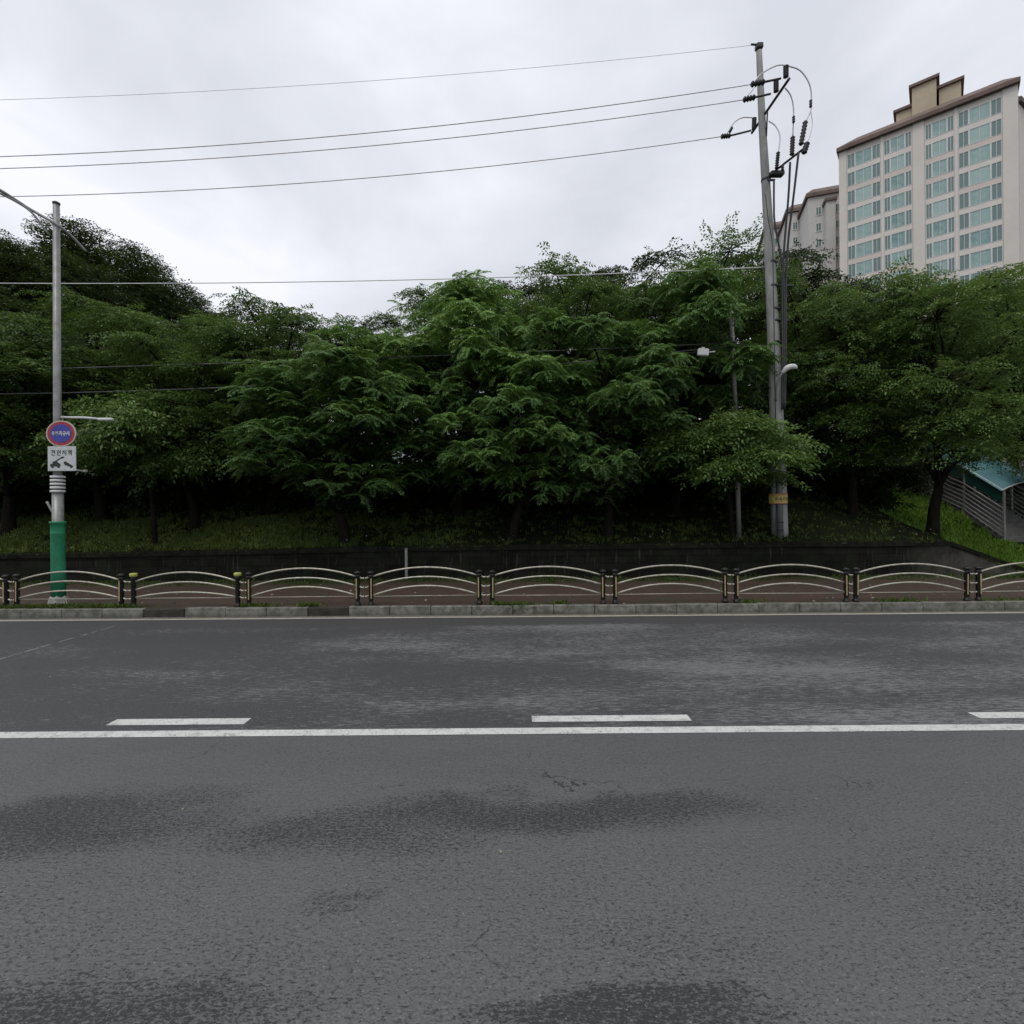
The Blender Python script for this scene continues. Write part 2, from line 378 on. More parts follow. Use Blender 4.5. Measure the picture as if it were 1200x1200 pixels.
# ------------------------------------------------------------------ retaining wall
wl=empty('retaining_wall',(0,17.7,.2)); tag(wl,'dark mossy low retaining wall along the back of the sidewalk','wall')
m=MB(); xx=[-60+i for i in range(0,76)]+[X_END]
for a,b in zip(xx,xx[1:]):
    za,zb=coping_z(a)-.16-.2,coping_z(b)-.16-.2
    m.face([(a,0,0),(b,0,0),(b,.02,zb),(a,.02,za)]); m.face([(a,.02,za),(b,.02,zb),(b,.3,zb),(a,.3,za)])
m.face([(X_END,0,0),(X_END,.3,0),(X_END,.3,1.0),(X_END,.02,1.0)])
m.build('wall_body',M['wall'],wl)
m=MB()
for a,b in zip(xx,xx[1:]):
    za,zb=coping_z(a)-.2,coping_z(b)-.2
    t=.16
    m.face([(a,-.04,za-t),(b,-.04,zb-t),(b,-.04,zb),(a,-.04,za)]); m.face([(a,-.04,za),(b,-.04,zb),(b,.32,zb),(a,.32,za)]); m.face([(a,-.04,za-t),(a,.0,za-t),(b,.0,zb-t),(b,-.04,zb-t)])
m.build('coping',M['coping'],wl)
m=MB(); z0=coping_z(X_END)-.2
A=[(X_END+.003,0,0),(17.7,0,0),(17.7,0,.05),(X_END+.003,.02,z0-.15)]
m.face(A); m.face([(A[3][0],A[3][1],A[3][2]),(17.7,0,.05),(17.7,.3,.05),(X_END+.003,.3,z0-.15)])
m.build('sloped_end',M['wall'],wl)
m=MB(); m.face([(X_END+.003,-.04,z0-.14),(17.75,-.04,.06),(17.75,-.04,.20),(X_END+.003,-.04,z0)]); m.face([(X_END+.003,-.04,z0),(17.75,-.04,.20),(17.75,.32,.20),(X_END+.003,.32,z0)]); m.build('coping',M['coping'],wl)
# marker post
p=P(475,690,17.3); mp=MB(); mp.box((0,0,.53),(.09,.09,1.06),0,None,.01); mp.box((0,0,1.075),(.105,.105,.03),0,None,.008)
o=mp.build('marker_post',M['steel'],None,(p.x,17.5,.2)); tag(o,'thin pale upright marker post standing against the dark retaining wall','post')
# ------------------------------------------------------------------ fence panels
FY=12.76
def fence_panel(px0,px1,yellow=(False,False),low=0.,conn=True,label=''):
    x0=(px0-600)/600*FY; x1=(px1-600)/600*FY; W=x1-x0
    root=empty('fence_panel',(x0,FY,.2)); tag(root,label,'fence panel','arched metal fence panels along the kerb')
    root.rotation_euler=(R_(random.uniform(-1.2,1.2)),R_(random.uniform(-.35,.35)),0)
    for k,(xx,yl) in enumerate(((0,yellow[0]),(W,yellow[1]))):
        m=MB(); m.lathe((xx,0,0),[(0,.075),(.05,.075),(.06,.055),(.12,.052),(.13,.056),(.70,.056),(.71,.068),(.76,.068),(.77,.05)],0,14)
        po=m.build('post',M['iron'],root)
        m=MB()
        if yl: m.lathe((xx,0,0),[(.765,.06),(.775,.085),(.83,.09),(.85,.075),(.856,.02)],0,14)
        else: m.lathe((xx,0,0),[(.765,.05),(.79,.052),(.80,.085),(.825,.085),(.845,.06),(.86,.02)],0,14)
        m.build('cap',M['cap_yellow'] if yl else M['iron'],po)
        m=MB(); m.box((xx+(.018 if k==0 else -.018),-.056,.42),(.03,.012,.50),0,None,.003)
        if not yl: m.build('inlay',M['gold'],po)
    e=[(.72-low,.935-low*.9),(.49-low*.7,.70-low),(.25,.475-low*1.4)]
    for (a,b) in e:
        m=MB(); n=20; pts=[]
        for i in range(n+1):
            t=i/n; pts.append((.045+(W-.09)*t, 0, a+(b-a)*(1-(2*t-1)**2)))
        m.tube(pts,.021,0,8); m.build('rail',M['rail'],root)
    m=MB(); m.tube([(.05,0,.225),(W-.05,0,.225)],.009,0,6); m.build('bottom_rail',M['rail'],root)
    if conn:
        for z in (.70-low,.47-low*.6,.245):
            m=MB(); c=.30
            m.tube(spline([(W+.05,0,z),(W+.11,-.0,z-.028),(W+.16,0,z-.02)],4),.02,0,8)
            m.tube(spline([(W+.18,0,z-.02),(W+.22,0,z-.028),(W+.275,0,z)],4),.02,0,8)
            m.build('connector',M['rail'],root)
    return root
FP=[(-118,6.5,0,0,'leftmost fence panel, cut off by the left photo edge'),
(19,141.5,0,0,'arched fence panel crossing in front of the green wrapped lamp post'),
(156,278,1,0,'lower arched fence panel whose two posts have yellow caps'),
(291,418.5,0,0,'arched fence panel just right of the yellow capped panel, above the dark kerb stones'),
(434,561,0,0,'arched fence panel in front of the thin pale marker post'),
(576,706,0,0,'arched fence panel behind the clump of weeds growing from the kerb'),
(720,849,0,0,'arched fence panel just left of the one below the concrete utility pole'),
(862,991,0,0,'arched fence panel straight below the concrete utility pole'),
(1002,1132,0,0,'arched fence panel below the thick forked tree trunk and the end of the retaining wall'),
(1146,1275,0,0,'rightmost fence panel, below the covered stairway, cut off by the photo edge')]
for a,b,yl,_,lab in FP:
    fence_panel(a,b,(yl,yl),.075 if yl else (.03 if a==19 else 0.),True,lab)
# ------------------------------------------------------------------ hangul strokes
G={ '주':[((.2,.92),(.8,.92)),((.5,.9),(.22,.6)),((.5,.9),(.78,.6)),((.08,.42),(.92,.42)),((.5,.42),(.5,.05))],
'정':[((.1,.92),(.55,.92)),((.32,.9),(.08,.55)),((.32,.9),(.58,.55)),((.85,.98),(.85,.45)),((.6,.72),(.85,.72)),'o'],
'차':[((.2,.98),(.48,.98)),((.08,.8),(.58,.8)),((.33,.78),(.08,.3)),((.33,.78),(.6,.3)),((.8,1.),(.8,0.)),((.8,.5),(1.,.5))],
'금':[((.2,.95),(.8,.95)),((.8,.95),(.8,.62)),((.05,.5),(.95,.5)),((.22,.32),(.78,.32)),((.22,.02),(.78,.02)),((.22,.32),(.22,.02)),((.78,.32),(.78,.02))],
'지':[((.08,.85),(.6,.85)),((.34,.83),(.06,.25)),((.34,.83),(.64,.25)),((.86,1.),(.86,0.))],
'견':[((.08,.95),(.5,.95)),((.5,.95),(.15,.45)),((.86,1.),(.86,.3)),((.55,.8),(.86,.8)),((.55,.6),(.86,.6)),((.2,.3),(.2,.02)),((.2,.02),(.85,.02))],
'인':['a',((.86,1.),(.86,.3)),((.2,.3),(.2,.02)),((.2,.02),(.85,.02))],
'역':['b',((.86,1.),(.86,.42)),((.6,.85),(.86,.85)),((.6,.62),(.86,.62)),((.18,.28),(.86,.28)),((.86,.28),(.86,0.))],
'의':['a',((.1,.3),(.7,.3)),((.88,1.),(.88,0.))]}
def glyphs(txt,cx,cz,w,h,gap,y,th):
    m=MB(); n=len(txt); tot=n*w+(n-1)*gap; x0=cx-tot/2
    def seg(a,b):
        a=Vector((a[0],0,a[1])); b=Vector((b[0],0,b[1])); d=(b-a).normalized(); s=Vector((-d.z,0,d.x))*th/2; a=a-d*th*.3; b=b+d*th*.3
        m.face([Vector((0,y,0))+q for q in (a-s,b-s,b+s,a+s)])
    for k,ch in enumerate(txt):
        ox=x0+k*(w+gap)
        for st in G[ch]:
            if isinstance(st,str):
                c,r={'o':((.5,.2),(.3,.2)),'a':((.35,.68),(.24,.26)),'b':((.35,.74),(.22,.22))}[st]
                pts=[(ox+(c[0]+r[0]*math.cos(t*math.pi/5))*w,cz+(c[1]+r[1]*math.sin(t*math.pi/5)-.5)*h) for t in range(11)]
                for a,b in zip(pts,pts[1:]): seg(a,b)
            else: seg((ox+st[0][0]*w,cz+(st[0][1]-.5)*h),(ox+st[1][0]*w,cz+(st[1][1]-.5)*h))
    return m
# ------------------------------------------------------------------ street lamp with signs
LD=13.05; lb=P(68.5,709,LD); lb=Vector((lb.x,LD,.2))
def LP(x,y,d=LD): return P(x,y,d)-lb
lamp=empty('street_lamp',lb); tag(lamp,'tall grey steel street lamp with green wrapped foot and curved arm, left of the photo','street lamp')
m=MB(); top=LP(66,240); topx=top.x
def lx(z): return topx*z/top.z
m.tube([(lx(.1),0,.1),(lx(2.9),0,2.9)],[.125,.118],0,18); m.tube([(lx(2.9),0,2.9),(lx(4.6),0,4.6),(top.x,0,top.z)],[.095,.085,.07],0,18)
m.build('pole',M['steel'],lamp)
m=MB(); m.lathe((top.x,0,top.z),[(0,.075),(.05,.085),(.07,.06)],0,16); m.build('cap',M['steel_dark'],lamp)
zt=LP(68,610).z
m=MB(); m.lathe((lx(1.2),0,.22),[(0,.155),(.7,.15),(zt-.24-.33,.152),(zt-.24-.32,.158),(zt-.24-.28,.152),(zt-.24-.06,.152),(zt-.24-.05,.168),(zt-.24,.168)],0,22); m.build('green_wrap',M['green_wrap'],lamp)
m=MB()
m.tube([(0,0,-.02),(0,0,.2),(0,0,.28)],[.24,.2,.15],0,6,True,False); m.build('base_block',M['base_block'],lamp)
for i in range(5):
    z=LP(68,560-1+i*4.2).z
    m=MB(); m.lathe((lx(z),0,z-.028),[(0,.148),(.012,.155),(.044,.155),(.056,.148)],0,18); m.build('band',M['white'],lamp)
m=MB(); arm=[LP(-70,195,11.6),LP(-30,207,12.),LP(0,223,12.4),LP(30,242,12.8),LP(66,263,13.0),LP(84,277,13.3),LP(101,295,13.6)]
m.tube(spline(arm,6),[.04]*18+[.034]*19,0,10); m.build('arm',M['steel'],lamp)
m=MB(); m.tube(spline([LP(-10,222,12.3),LP(18,236,12.6),LP(38,250,12.8),LP(58,276,13.0)],6),.025,0,8); m.build('brace',M['steel'],lamp)
m=MB(); h=LP(-78,193,11.5); m.box(h,(.55,.28,.12),0,None,.04); m.build('lamp_head',M['steel'],lamp)
m=MB(); m.tube(spline([LP(64,604),LP(60,597),LP(55,588)],4),.03,0,8); m.build('stub_arm',M['steel'],lamp)
m=MB(); m.tube([LP(72,489),LP(100,489.5),LP(116,491)],.03,0,8); m.box(LP(124,491.5),(.36,.12,.07),0,None,.02); m.build('side_arm',M['white'],lamp)
m=MB(); m.tube([LP(70,549,12.9),LP(98,552,12.9)],.022,0,8); m.box(LP(100,552,12.9),(.10,.06,.06),0,None,.01); m.build('side_bracket',M['steel'],lamp)
# round sign
sc_=P(71.5,508,12.86); rs=empty('no_parking_sign',sc_); tag(rs,'round blue sign with red ring and white Korean lettering fixed on the lamp post','road sign')
def disc(r,y0,y1,n=40,rz=1.):
    m=MB(); a=[(r*math.cos(2*math.pi*i/n),y0,r*rz*math.sin(2*math.pi*i/n)) for i in range(n)]; b=[(p[0],y1,p[2]) for p in a]
    m.face(a); m.face(list(reversed(b)))
    for i in range(n): m.face([a[i],b[i],b[(i+1)%n],a[(i+1)%n]])
    return m
disc(.375,-.0,.02,rz=.87).build('sign_plate',M['sign_rim'],rs)
disc(.345,-.004,-.001,rz=.87).build('red_ring',M['sign_red'],rs)
disc(.265,-.008,-.005,rz=.87).build('blue_face',M['sign_blue'],rs)
glyphs('주정차금지',0,0,.078,.10,.015,-.012,.016).build('lettering',M['white'],rs)
m=MB(); m.box((-.05,.06,0),(.3,.08,.05)); m.build('clamp',M['steel_dark'],rs)
sc2=P(72.3,537.5,12.86); ts=empty('tow_zone_sign',sc2); tag(ts,'square white tow-away sign with Korean lettering and car pictogram below the round sign','road sign')
m=MB(); m.box((0,.01,0),(.71,.02,.62),0,None,.006); m.build('sign_plate',M['sign_white'],ts)
glyphs('견인지역',.0,.15,.105,.125,.035,-.003,.017).build('lettering',M['sign_black'],ts)
m=MB()
def poly(pts,y=-.004): m.face([(a,y,b) for a,b in pts])
poly([(-.29,-.19),(-.03,-.20),(-.03,-.13),(-.09,-.10),(-.12,-.06),(-.22,-.07),(-.23,-.12),(-.29,-.14)])
poly([(-.17,-.06),(-.15,-.08),(.04,.035),(.01,.05)]); poly([(-.02,.03),(.05,.06),(.07,.03),(.0,.0)])
for cx,cz in ((-.23,-.20),(-.08,-.20)): m.face([(cx+.035*math.cos(t*.628),-.006,cz+.035*math.sin(t*.628)) for t in range(10)])
poly([(.05,-.09),(.09,-.06),(.15,-.10),(.20,-.13),(.29,-.19),(.28,-.215),(.16,-.19),(.06,-.14)])
for cx,cz in ((.11,-.145),(.235,-.21)): m.face([(cx+.028*math.cos(t*.628),-.006,cz+.028*math.sin(t*.628)) for t in range(10)])
m.build('pictogram',M['sign_black'],ts)
m=MB(); m.box((-.05,.06,0),(.3,.08,.05)); m.build('clamp',M['steel_dark'],ts)
# ------------------------------------------------------------------ utility pole
UD=18.8; ub=P(914,629,UD); ub.z=H(ub.x,UD)-.05
up=empty('utility_pole',ub); tag(up,'tall leaning concrete utility pole with crossarms and black cable terminations','utility pole')
def UP(x,y,d=UD): return P(x,y,d)-ub
m=MB(); ax=spline([Vector((0,0,-.3)),UP(911,520),UP(906.5,400),UP(899.5,250),UP(893.5,150),UP(889.5,60)],6)
zt=ax[-1].z; m.tube(ax,[.285-.185*(p.z/zt) for p in ax],0,18); m.build('pole_shaft',M['concrete'],up)
m=MB(); m.tube([UP(880,52),UP(893,53)],.035,0,8); m.box(UP(889.5,55),(.24,.24,.2),0,None,.03); m.build('top_bracket',M['steel_dark'],up)
m=MB(); a=Vector(UP(925,92,17.2)); b=Vector(UP(881,156,19.65)); m.tube([a,b],.055,0,4,True,False); m.tube([Vector(UP(898,160,18.7)),a*.45+b*.55+Vector((0,0,-.05))],.03,0,6); m.build('crossarm',M['steel_dark'],up)
def insul(pa,pb,name='insulator',r=.09,n=7):
    m=MB(); pa=Vector(pa); pb=Vector(pb); pts=[]; rr=[]
    for i in range(n*2+1):
        pts.append(pa.lerp(pb,i/(n*2))); rr.append(r if i%2 else r*.55)
    m.tube(pts,rr,0,10); m.build(name,M['black'],up)
insul(UP(921,91,17.25),UP(921,77,17.25)); insul(UP(909.5,108,17.9),UP(909.5,94,17.9)); insul(UP(883.5,152,19.6),UP(884,138,19.6))
for (xa,ya,xb,yb,xc,yc,d) in ((880,99,896,96,915,92,17.35),(871,117,885,114,903,110,18.),(845,160,856,159,880,153,19.65)):
    insul(UP(xa,ya,d),UP(xb,yb,d),r=.10,n=4); m=MB(); m.tube([UP(xb,yb,d),UP(xc,yc,d)],.035,0,8); m.build('strain_rod',M['steel_dark'],up)
m=MB(); a=Vector(UP(902,205,18.8)); b=Vector(UP(946,171,17.5)); m.tube([a,b],.05,0,4,True,False); m.build('crossarm',M['steel_dark'],up)
m=MB(); m.box(UP(910,204,18.6),(.5,.25,.16),0,None,.03); m.tube([UP(893,211),UP(908,211,18.5)],.04,0,6); m.build('bracket',M['steel_dark'],up)
insul(UP(910,198,18.4),UP(912,178,18.3),r=.075); insul(UP(928,182,17.9),UP(929,160,17.9),r=.085); insul(UP(938.5,170,17.6),UP(944,142,17.6),r=.09); insul(UP(942,180,17.5),UP(946,167,17.5),r=.10,n=4); insul(UP(917,200,18.2),UP(917,193,18.2),r=.06,n=3)
def cab(pts,r=.022,name='jumper_cable',mat='wire'):
    m=MB(); m.tube(spline([UP(*p) for p in pts],8),r,0,7); m.build(name,M[mat],up)
cab([(882,98,17.4),(893,86,17.5),(910,77,17.4),(921,77,17.3),(938,83,17.4),(949,100,17.5),(951,120,17.6),(950,130,17.6),(944,143,17.6)])
cab([(950,130,17.6),(952,145,17.6),(949,160,17.5),(945,168,17.5)],.014)
cab([(920,103,17.6),(927,113,17.7),(930,130,17.8),(929,160,17.9)])
cab([(871,117,18.),(880,108,18.),(888,98,18.),(900,94,18.)],.018)
cab([(901,142,18.6),(909,148,18.5),(914,160,18.4),(912,180,18.3)])
cab([(853,155,19.6),(860,144,19.6),(870,138,19.6),(884,138,19.6)])
insul(UP(858,149,19.6),UP(855,155,19.6),r=.06,n=3); insul(UP(950,117,17.6),UP(950,126,17.6),r=.055,n=3); insul(UP(930,136,17.8),UP(930,144,17.8),r=.055,n=3)
cab([(907,212,18.5),(907,240,18.5),(908,262,18.5),(915,300,18.5),(919,335,18.5),(919,400,18.5),(919,480,18.45)],.035,'riser_cable','wire_dark')
cab([(926,190,18.),(924,230,18.2),(919,290,18.4),(917,335,18.5),(917,400,18.5),(917,480,18.45)],.038,'riser_cable','wire_dark')
cab([(936,178,17.7),(930,230,18.),(924,280,18.3),(921,335,18.5),(921,400,18.5),(920,480,18.45)],.038,'riser_cable','wire_dark')
cab([(897,228,18.55),(900,255,18.5),(905,285,18.5),(906,320,18.5),(909,500,18.5)],.016,'ground_wire','wire_dark')
for y_,x_ in ((211,897),(308,903),(336,904),(363,906),(377,907),(402,907),(516,911)):
    z=UP(0,y_).z; c=UP(x_+.5,y_); m=MB(); m.lathe((c.x,0,c.z-.04),[(0,.27-.17*(z/zt)+.025),(.08,.27-.17*(z/zt)+.025)],0,16)
    if y_ in (336,): m.box((c.x+.42,-.1,c.z),(.5,.08,.08))
    if y_ in (363,377): m.box((c.x+.3,-.12,c.z),(.3,.07,.07))
    m.build('clamp_band',M['steel_dark'],up)
# lower riser pipes and yellow band
m=MB(); m.tube([UP(906.5,625,18.6),UP(907,520,18.62)],.085,0,14); m.build('riser_pipe',M['pvc'],up)
m=MB(); m.tube([UP(914.5,631,18.5),UP(912.5,520,18.53)],.10,0,14); m.build('riser_pipe',M['pvc'],up)
m=MB(); m.tube([UP(919,632,18.66),UP(918,540,18.66)],.08,0,14); m.build('riser_pipe',M['pvc'],up)
for y_ in (612,621): 
    m=MB(); c=UP(914.5,y_,18.5); m.lathe((c.x,c.y,c.z-.02),[(0,.112),(.04,.112)],0,14); m.build('pipe_strap',M['steel_dark'],up)
c=UP(914,585,18.5); m=MB(); n=16
def arcp(t,z): return (c.x+.335*math.sin(t),.05-.51*math.cos(t)**.6,z)
for i in range(n):
    t0=-1.35+2.7*i/n; t1=-1.35+2.7*(i+1)/n
    for za,zb,mm in ((-.17,-.15,1),(-.15,.145,0),(.145,.165,1),(.165,.19,0),(.19,.205,1)):
        m.face([arcp(t0,c.z+za),arcp(t1,c.z+za),arcp(t1,c.z+zb),arcp(t0,c.z+zb)],mm,True)
m.build('warning_band',[M['yellow'],M['sign_red']],up)
g=glyphs('주지주의',c.x,c.z+.0,.09,.12,.03,-.336,.016)
g.v=[(p[0],.045-.51*(max(0,1-((p[0]-c.x)/.335)**2)**.5)**.6,p[2]) for p in g.v]
g.build('band_lettering',M['sign_black'],up)
m=MB(); m.tube(spline([UP(909.5,470,18.55),UP(910,455,18.4),UP(913,443,18.3),UP(919,435,18.25)],6),.03,0,8); m.build('lamp_arm',M['steel'],up)
m=MB(); m.tube(spline([UP(916,438,18.28),UP(922,431.5,18.2),UP(929,429.5,18.2),UP(934.5,431.5,18.2)],4),[.04,.06,.075,.085,.095,.10,.10,.10,.10,.095,.085,.06,.02],0,10)
m.build('lamp_head',M['white'],up)
# small metal pole
sb=P(866,625,18.5); sb.z=H(sb.x,18.5)-.05; sp=empty('cable_pole',sb); tag(sp,'thin galvanised pole leaning left beside the concrete utility pole','pole')
m=MB(); t0=P(856.5,358,18.5)-sb; t1=P(862.5,490,18.5)-sb; m.tube([(0,0,-.2),t1],[.085,.085],0,14); m.tube([t1,t0],[.075,.07],0,14); m.build('pole_shaft',M['steel'],sp)
m=MB(); c=P(858.5,401,18.4)-sb; m.box(c,(.26,.2,.09),0,None,.02); m.box(P(853,404,18.4)-sb,(.14,.1,.1),0,None,.03); m.build('cable_clamp',M['steel_dark'],sp)
m=MB(); m.lathe(t0,[(0,.075),(.03,.08),(.04,.05)],0,12); m.build('cap',M['steel'],sp)
# ------------------------------------------------------------------ overhead wires
def quad(pts,ext,d0,r,name,label,cat='cable',group=None,mat='wire',n=60):
    W=[P(x,y,d) for (x,y,d) in pts]; X=np.array([w.x for w in W]); c=np.polyfit(X,[w.z for w in W],2); dy=np.polyfit(X,[w.y for w in W],1)
    m=MB(); xs=np.linspace(ext,X[-1],n); m.tube([(float(x),float(np.polyval(dy,x)),float(np.polyval(c,x))) for x in xs],r,0,6)
    o=m.build(name,M[mat]); tag(o,label,cat,group); return o
gp='overhead wires running left from the utility pole'
quad([(0,117,18.8),(430,95,18.8),(882,53,18.8)],-27,0,.007,'power_line','faint thin topmost wire running to the tip of the utility pole',group=gp)
quad([(0,183.5,17.35),(430,156,17.35),(880,99,17.35)],-26,0,.0155,'power_line','overhead power line just below the faint top wire, highest of the three heavier lines',group=gp)
quad([(0,197.5,18.),(400,174,18.),(871,117,18.)],-26,0,.0155,'power_line','middle one of the three heavier overhead power lines',group=gp)
quad([(0,230.5,19.65),(400,211,19.65),(846,160,19.65)],-27,0,.0165,'power_line','lowest of the three heavier overhead power lines, ending left of the pole',group=gp)
quad([(0,332,18.9),(430,329,18.9),(897,313,18.9)],-27,0,.016,'telephone_wire','thin wire crossing the sky just at treetop height',group=gp)
quad([(0,434,18.2),(380,421,18.4),(858,402,18.9)],-26,0,.02,'communication_cable','upper cable of the two that pass in front of the left trees',group=gp,mat='wire_mid')
quad([(0,462,18.4),(360,448.5,18.5),(858,405,18.9)],-26,0,.022,'communication_cable','lower cable of the two that pass in front of the left trees',group=gp,mat='wire_mid')
quad([(760,411,17.9),(810,412,17.9),(858,404,18.35)],5.0,0,.018,'communication_cable','short dark cable carrying the small white box to the thin pole',mat='wire_dark',n=12)
quad([(858,402,18.5),(885,405,18.6),(905,404,18.6)],8.0,0,.02,'communication_cable','short dark cable between the thin pole and the concrete pole',mat='wire_dark',n=12)
c=P(824,413,17.9); m=MB(); m.box((0,0,0),(.38,.16,.26),0,Matrix.Rotation(R_(4),3,'Y'),.03); m.box((0,0,.15),(.1,.05,.06)); m.tube([(.19,0,0),(.42,0,.03)],.025,0,6)
tag(m.build('cable_box',M['white'],None,c),'small white cable box hanging on the cable left of the thin pole','cable box')
# ------------------------------------------------------------------ leaves
def leafmesh(name,B,D,N,L,W,T,mat,parent=None,fold=.18):
    n=len(B); D=D/np.linalg.norm(D,axis=1,keepdims=True); S=np.cross(D,N); S/=np.linalg.norm(S,axis=1,keepdims=True)+1e-9; N2=np.cross(S,D)
    L=L[:,None]; W=W[:,None]
    V=np.empty((n,4,3),np.float32); mid=B+D*L*.45-N2*W*fold*-1
    V[:,0]=B; V[:,1]=mid+S*W*.5; V[:,2]=B+D*L-N2*L*.08; V[:,3]=mid-S*W*.5
    me=bpy.data.meshes.new(name); me.vertices.add(n*4); me.vertices.foreach_set('co',V.reshape(-1))
    me.loops.add(n*4); me.loops.foreach_set('vertex_index',np.arange(n*4,dtype=np.int32))
    me.polygons.add(n); me.polygons.foreach_set('loop_start',np.arange(n,dtype=np.int32)*4); me.polygons.foreach_set('loop_total',np.full(n,4,np.int32))
    at=me.attributes.new('tint','FLOAT','POINT'); at.data.foreach_set('value',np.repeat(np.clip(T,0,1),4).astype(np.float32))
    me.materials.append(mat); me.update(calc_edges=True)
    return me
def spray_template(kind,rng):
    """leaves of one leafy twig: base, dir, normal, len, width"""
    B=[];D=[];N=[];L=[];W=[]
    def add(b,d,n,l,w): B.append(b);D.append(d);N.append(n);L.append(l);W.append(w)
    up=np.array([0,0,1.])
    if kind in('zel','dark','hill'):
        big={'zel':1.55,'dark':1.8,'hill':3.4}[kind]; Lm=rng.uniform(.9,1.25)*(1 if kind!='hill' else 1.4)
        ax=np.array([1,rng.normal(0,.12),0]); nt=int(Lm/.115/ (1 if kind!='hill' else 3.))
        def twig(p0,dr,ln,dro):
            k=max(2,int(ln/(.034*big)))
            for i in range(k):
                t=(i+.5)/k; p=p0+dr*ln*t+up*(-dro*ln*t*t); s=1 if i%2 else -1
                sd=np.array([-dr[1],dr[0],0])*s; d=dr*.6+sd*.8+up*rng.normal(-.18,.25); n=up+rng.normal(0,.35,3); l=rng.uniform(.065,.10)*big; add(p,d,n,l,l*.48)
        for i in range(nt):
            t=i/nt; p=ax*Lm*t+up*(-.28*Lm*t*t)+rng.normal(0,.015,3); s=1 if i%2 else -1
            an=R_(rng.uniform(35,65))*s; dr=np.array([math.cos(an),math.sin(an),rng.normal(-.02,.12)]); twig(p,dr,rng.uniform(.3,.55)*(1-.55*t)*(1 if kind!='hill' else 1.6),.35)
    else:
        nf=rng.integers(6,9)
        for f in range(nf):
            an=2*math.pi*f/nf+rng.normal(0,.25); ln=rng.uniform(.45,.68); el=rng.uniform(.05,.7); dh=np.array([math.cos(an),math.sin(an),0])
            k=9; sd=np.array([-dh[1],dh[0],0])
            for i in range(k):
                t=(i+1.5)/(k+1); p=dh*ln*t*math.cos(el)+up*(ln*t*math.sin(el)-ln*.6*t*t)
                for s in (-1,1):
                    d=dh*.35+sd*s*.9+up*(-.22-.35*t); l=rng.uniform(.13,.18)*(1-.35*abs(t-.45)); add(p,d,up+dh*.3*t+rng.normal(0,.2,3),l,l*.38)
            add(p,dh*.5-up*.6,up,.12,.045)
    return [np.array(a,float) for a in (B,D,N,L,W)]
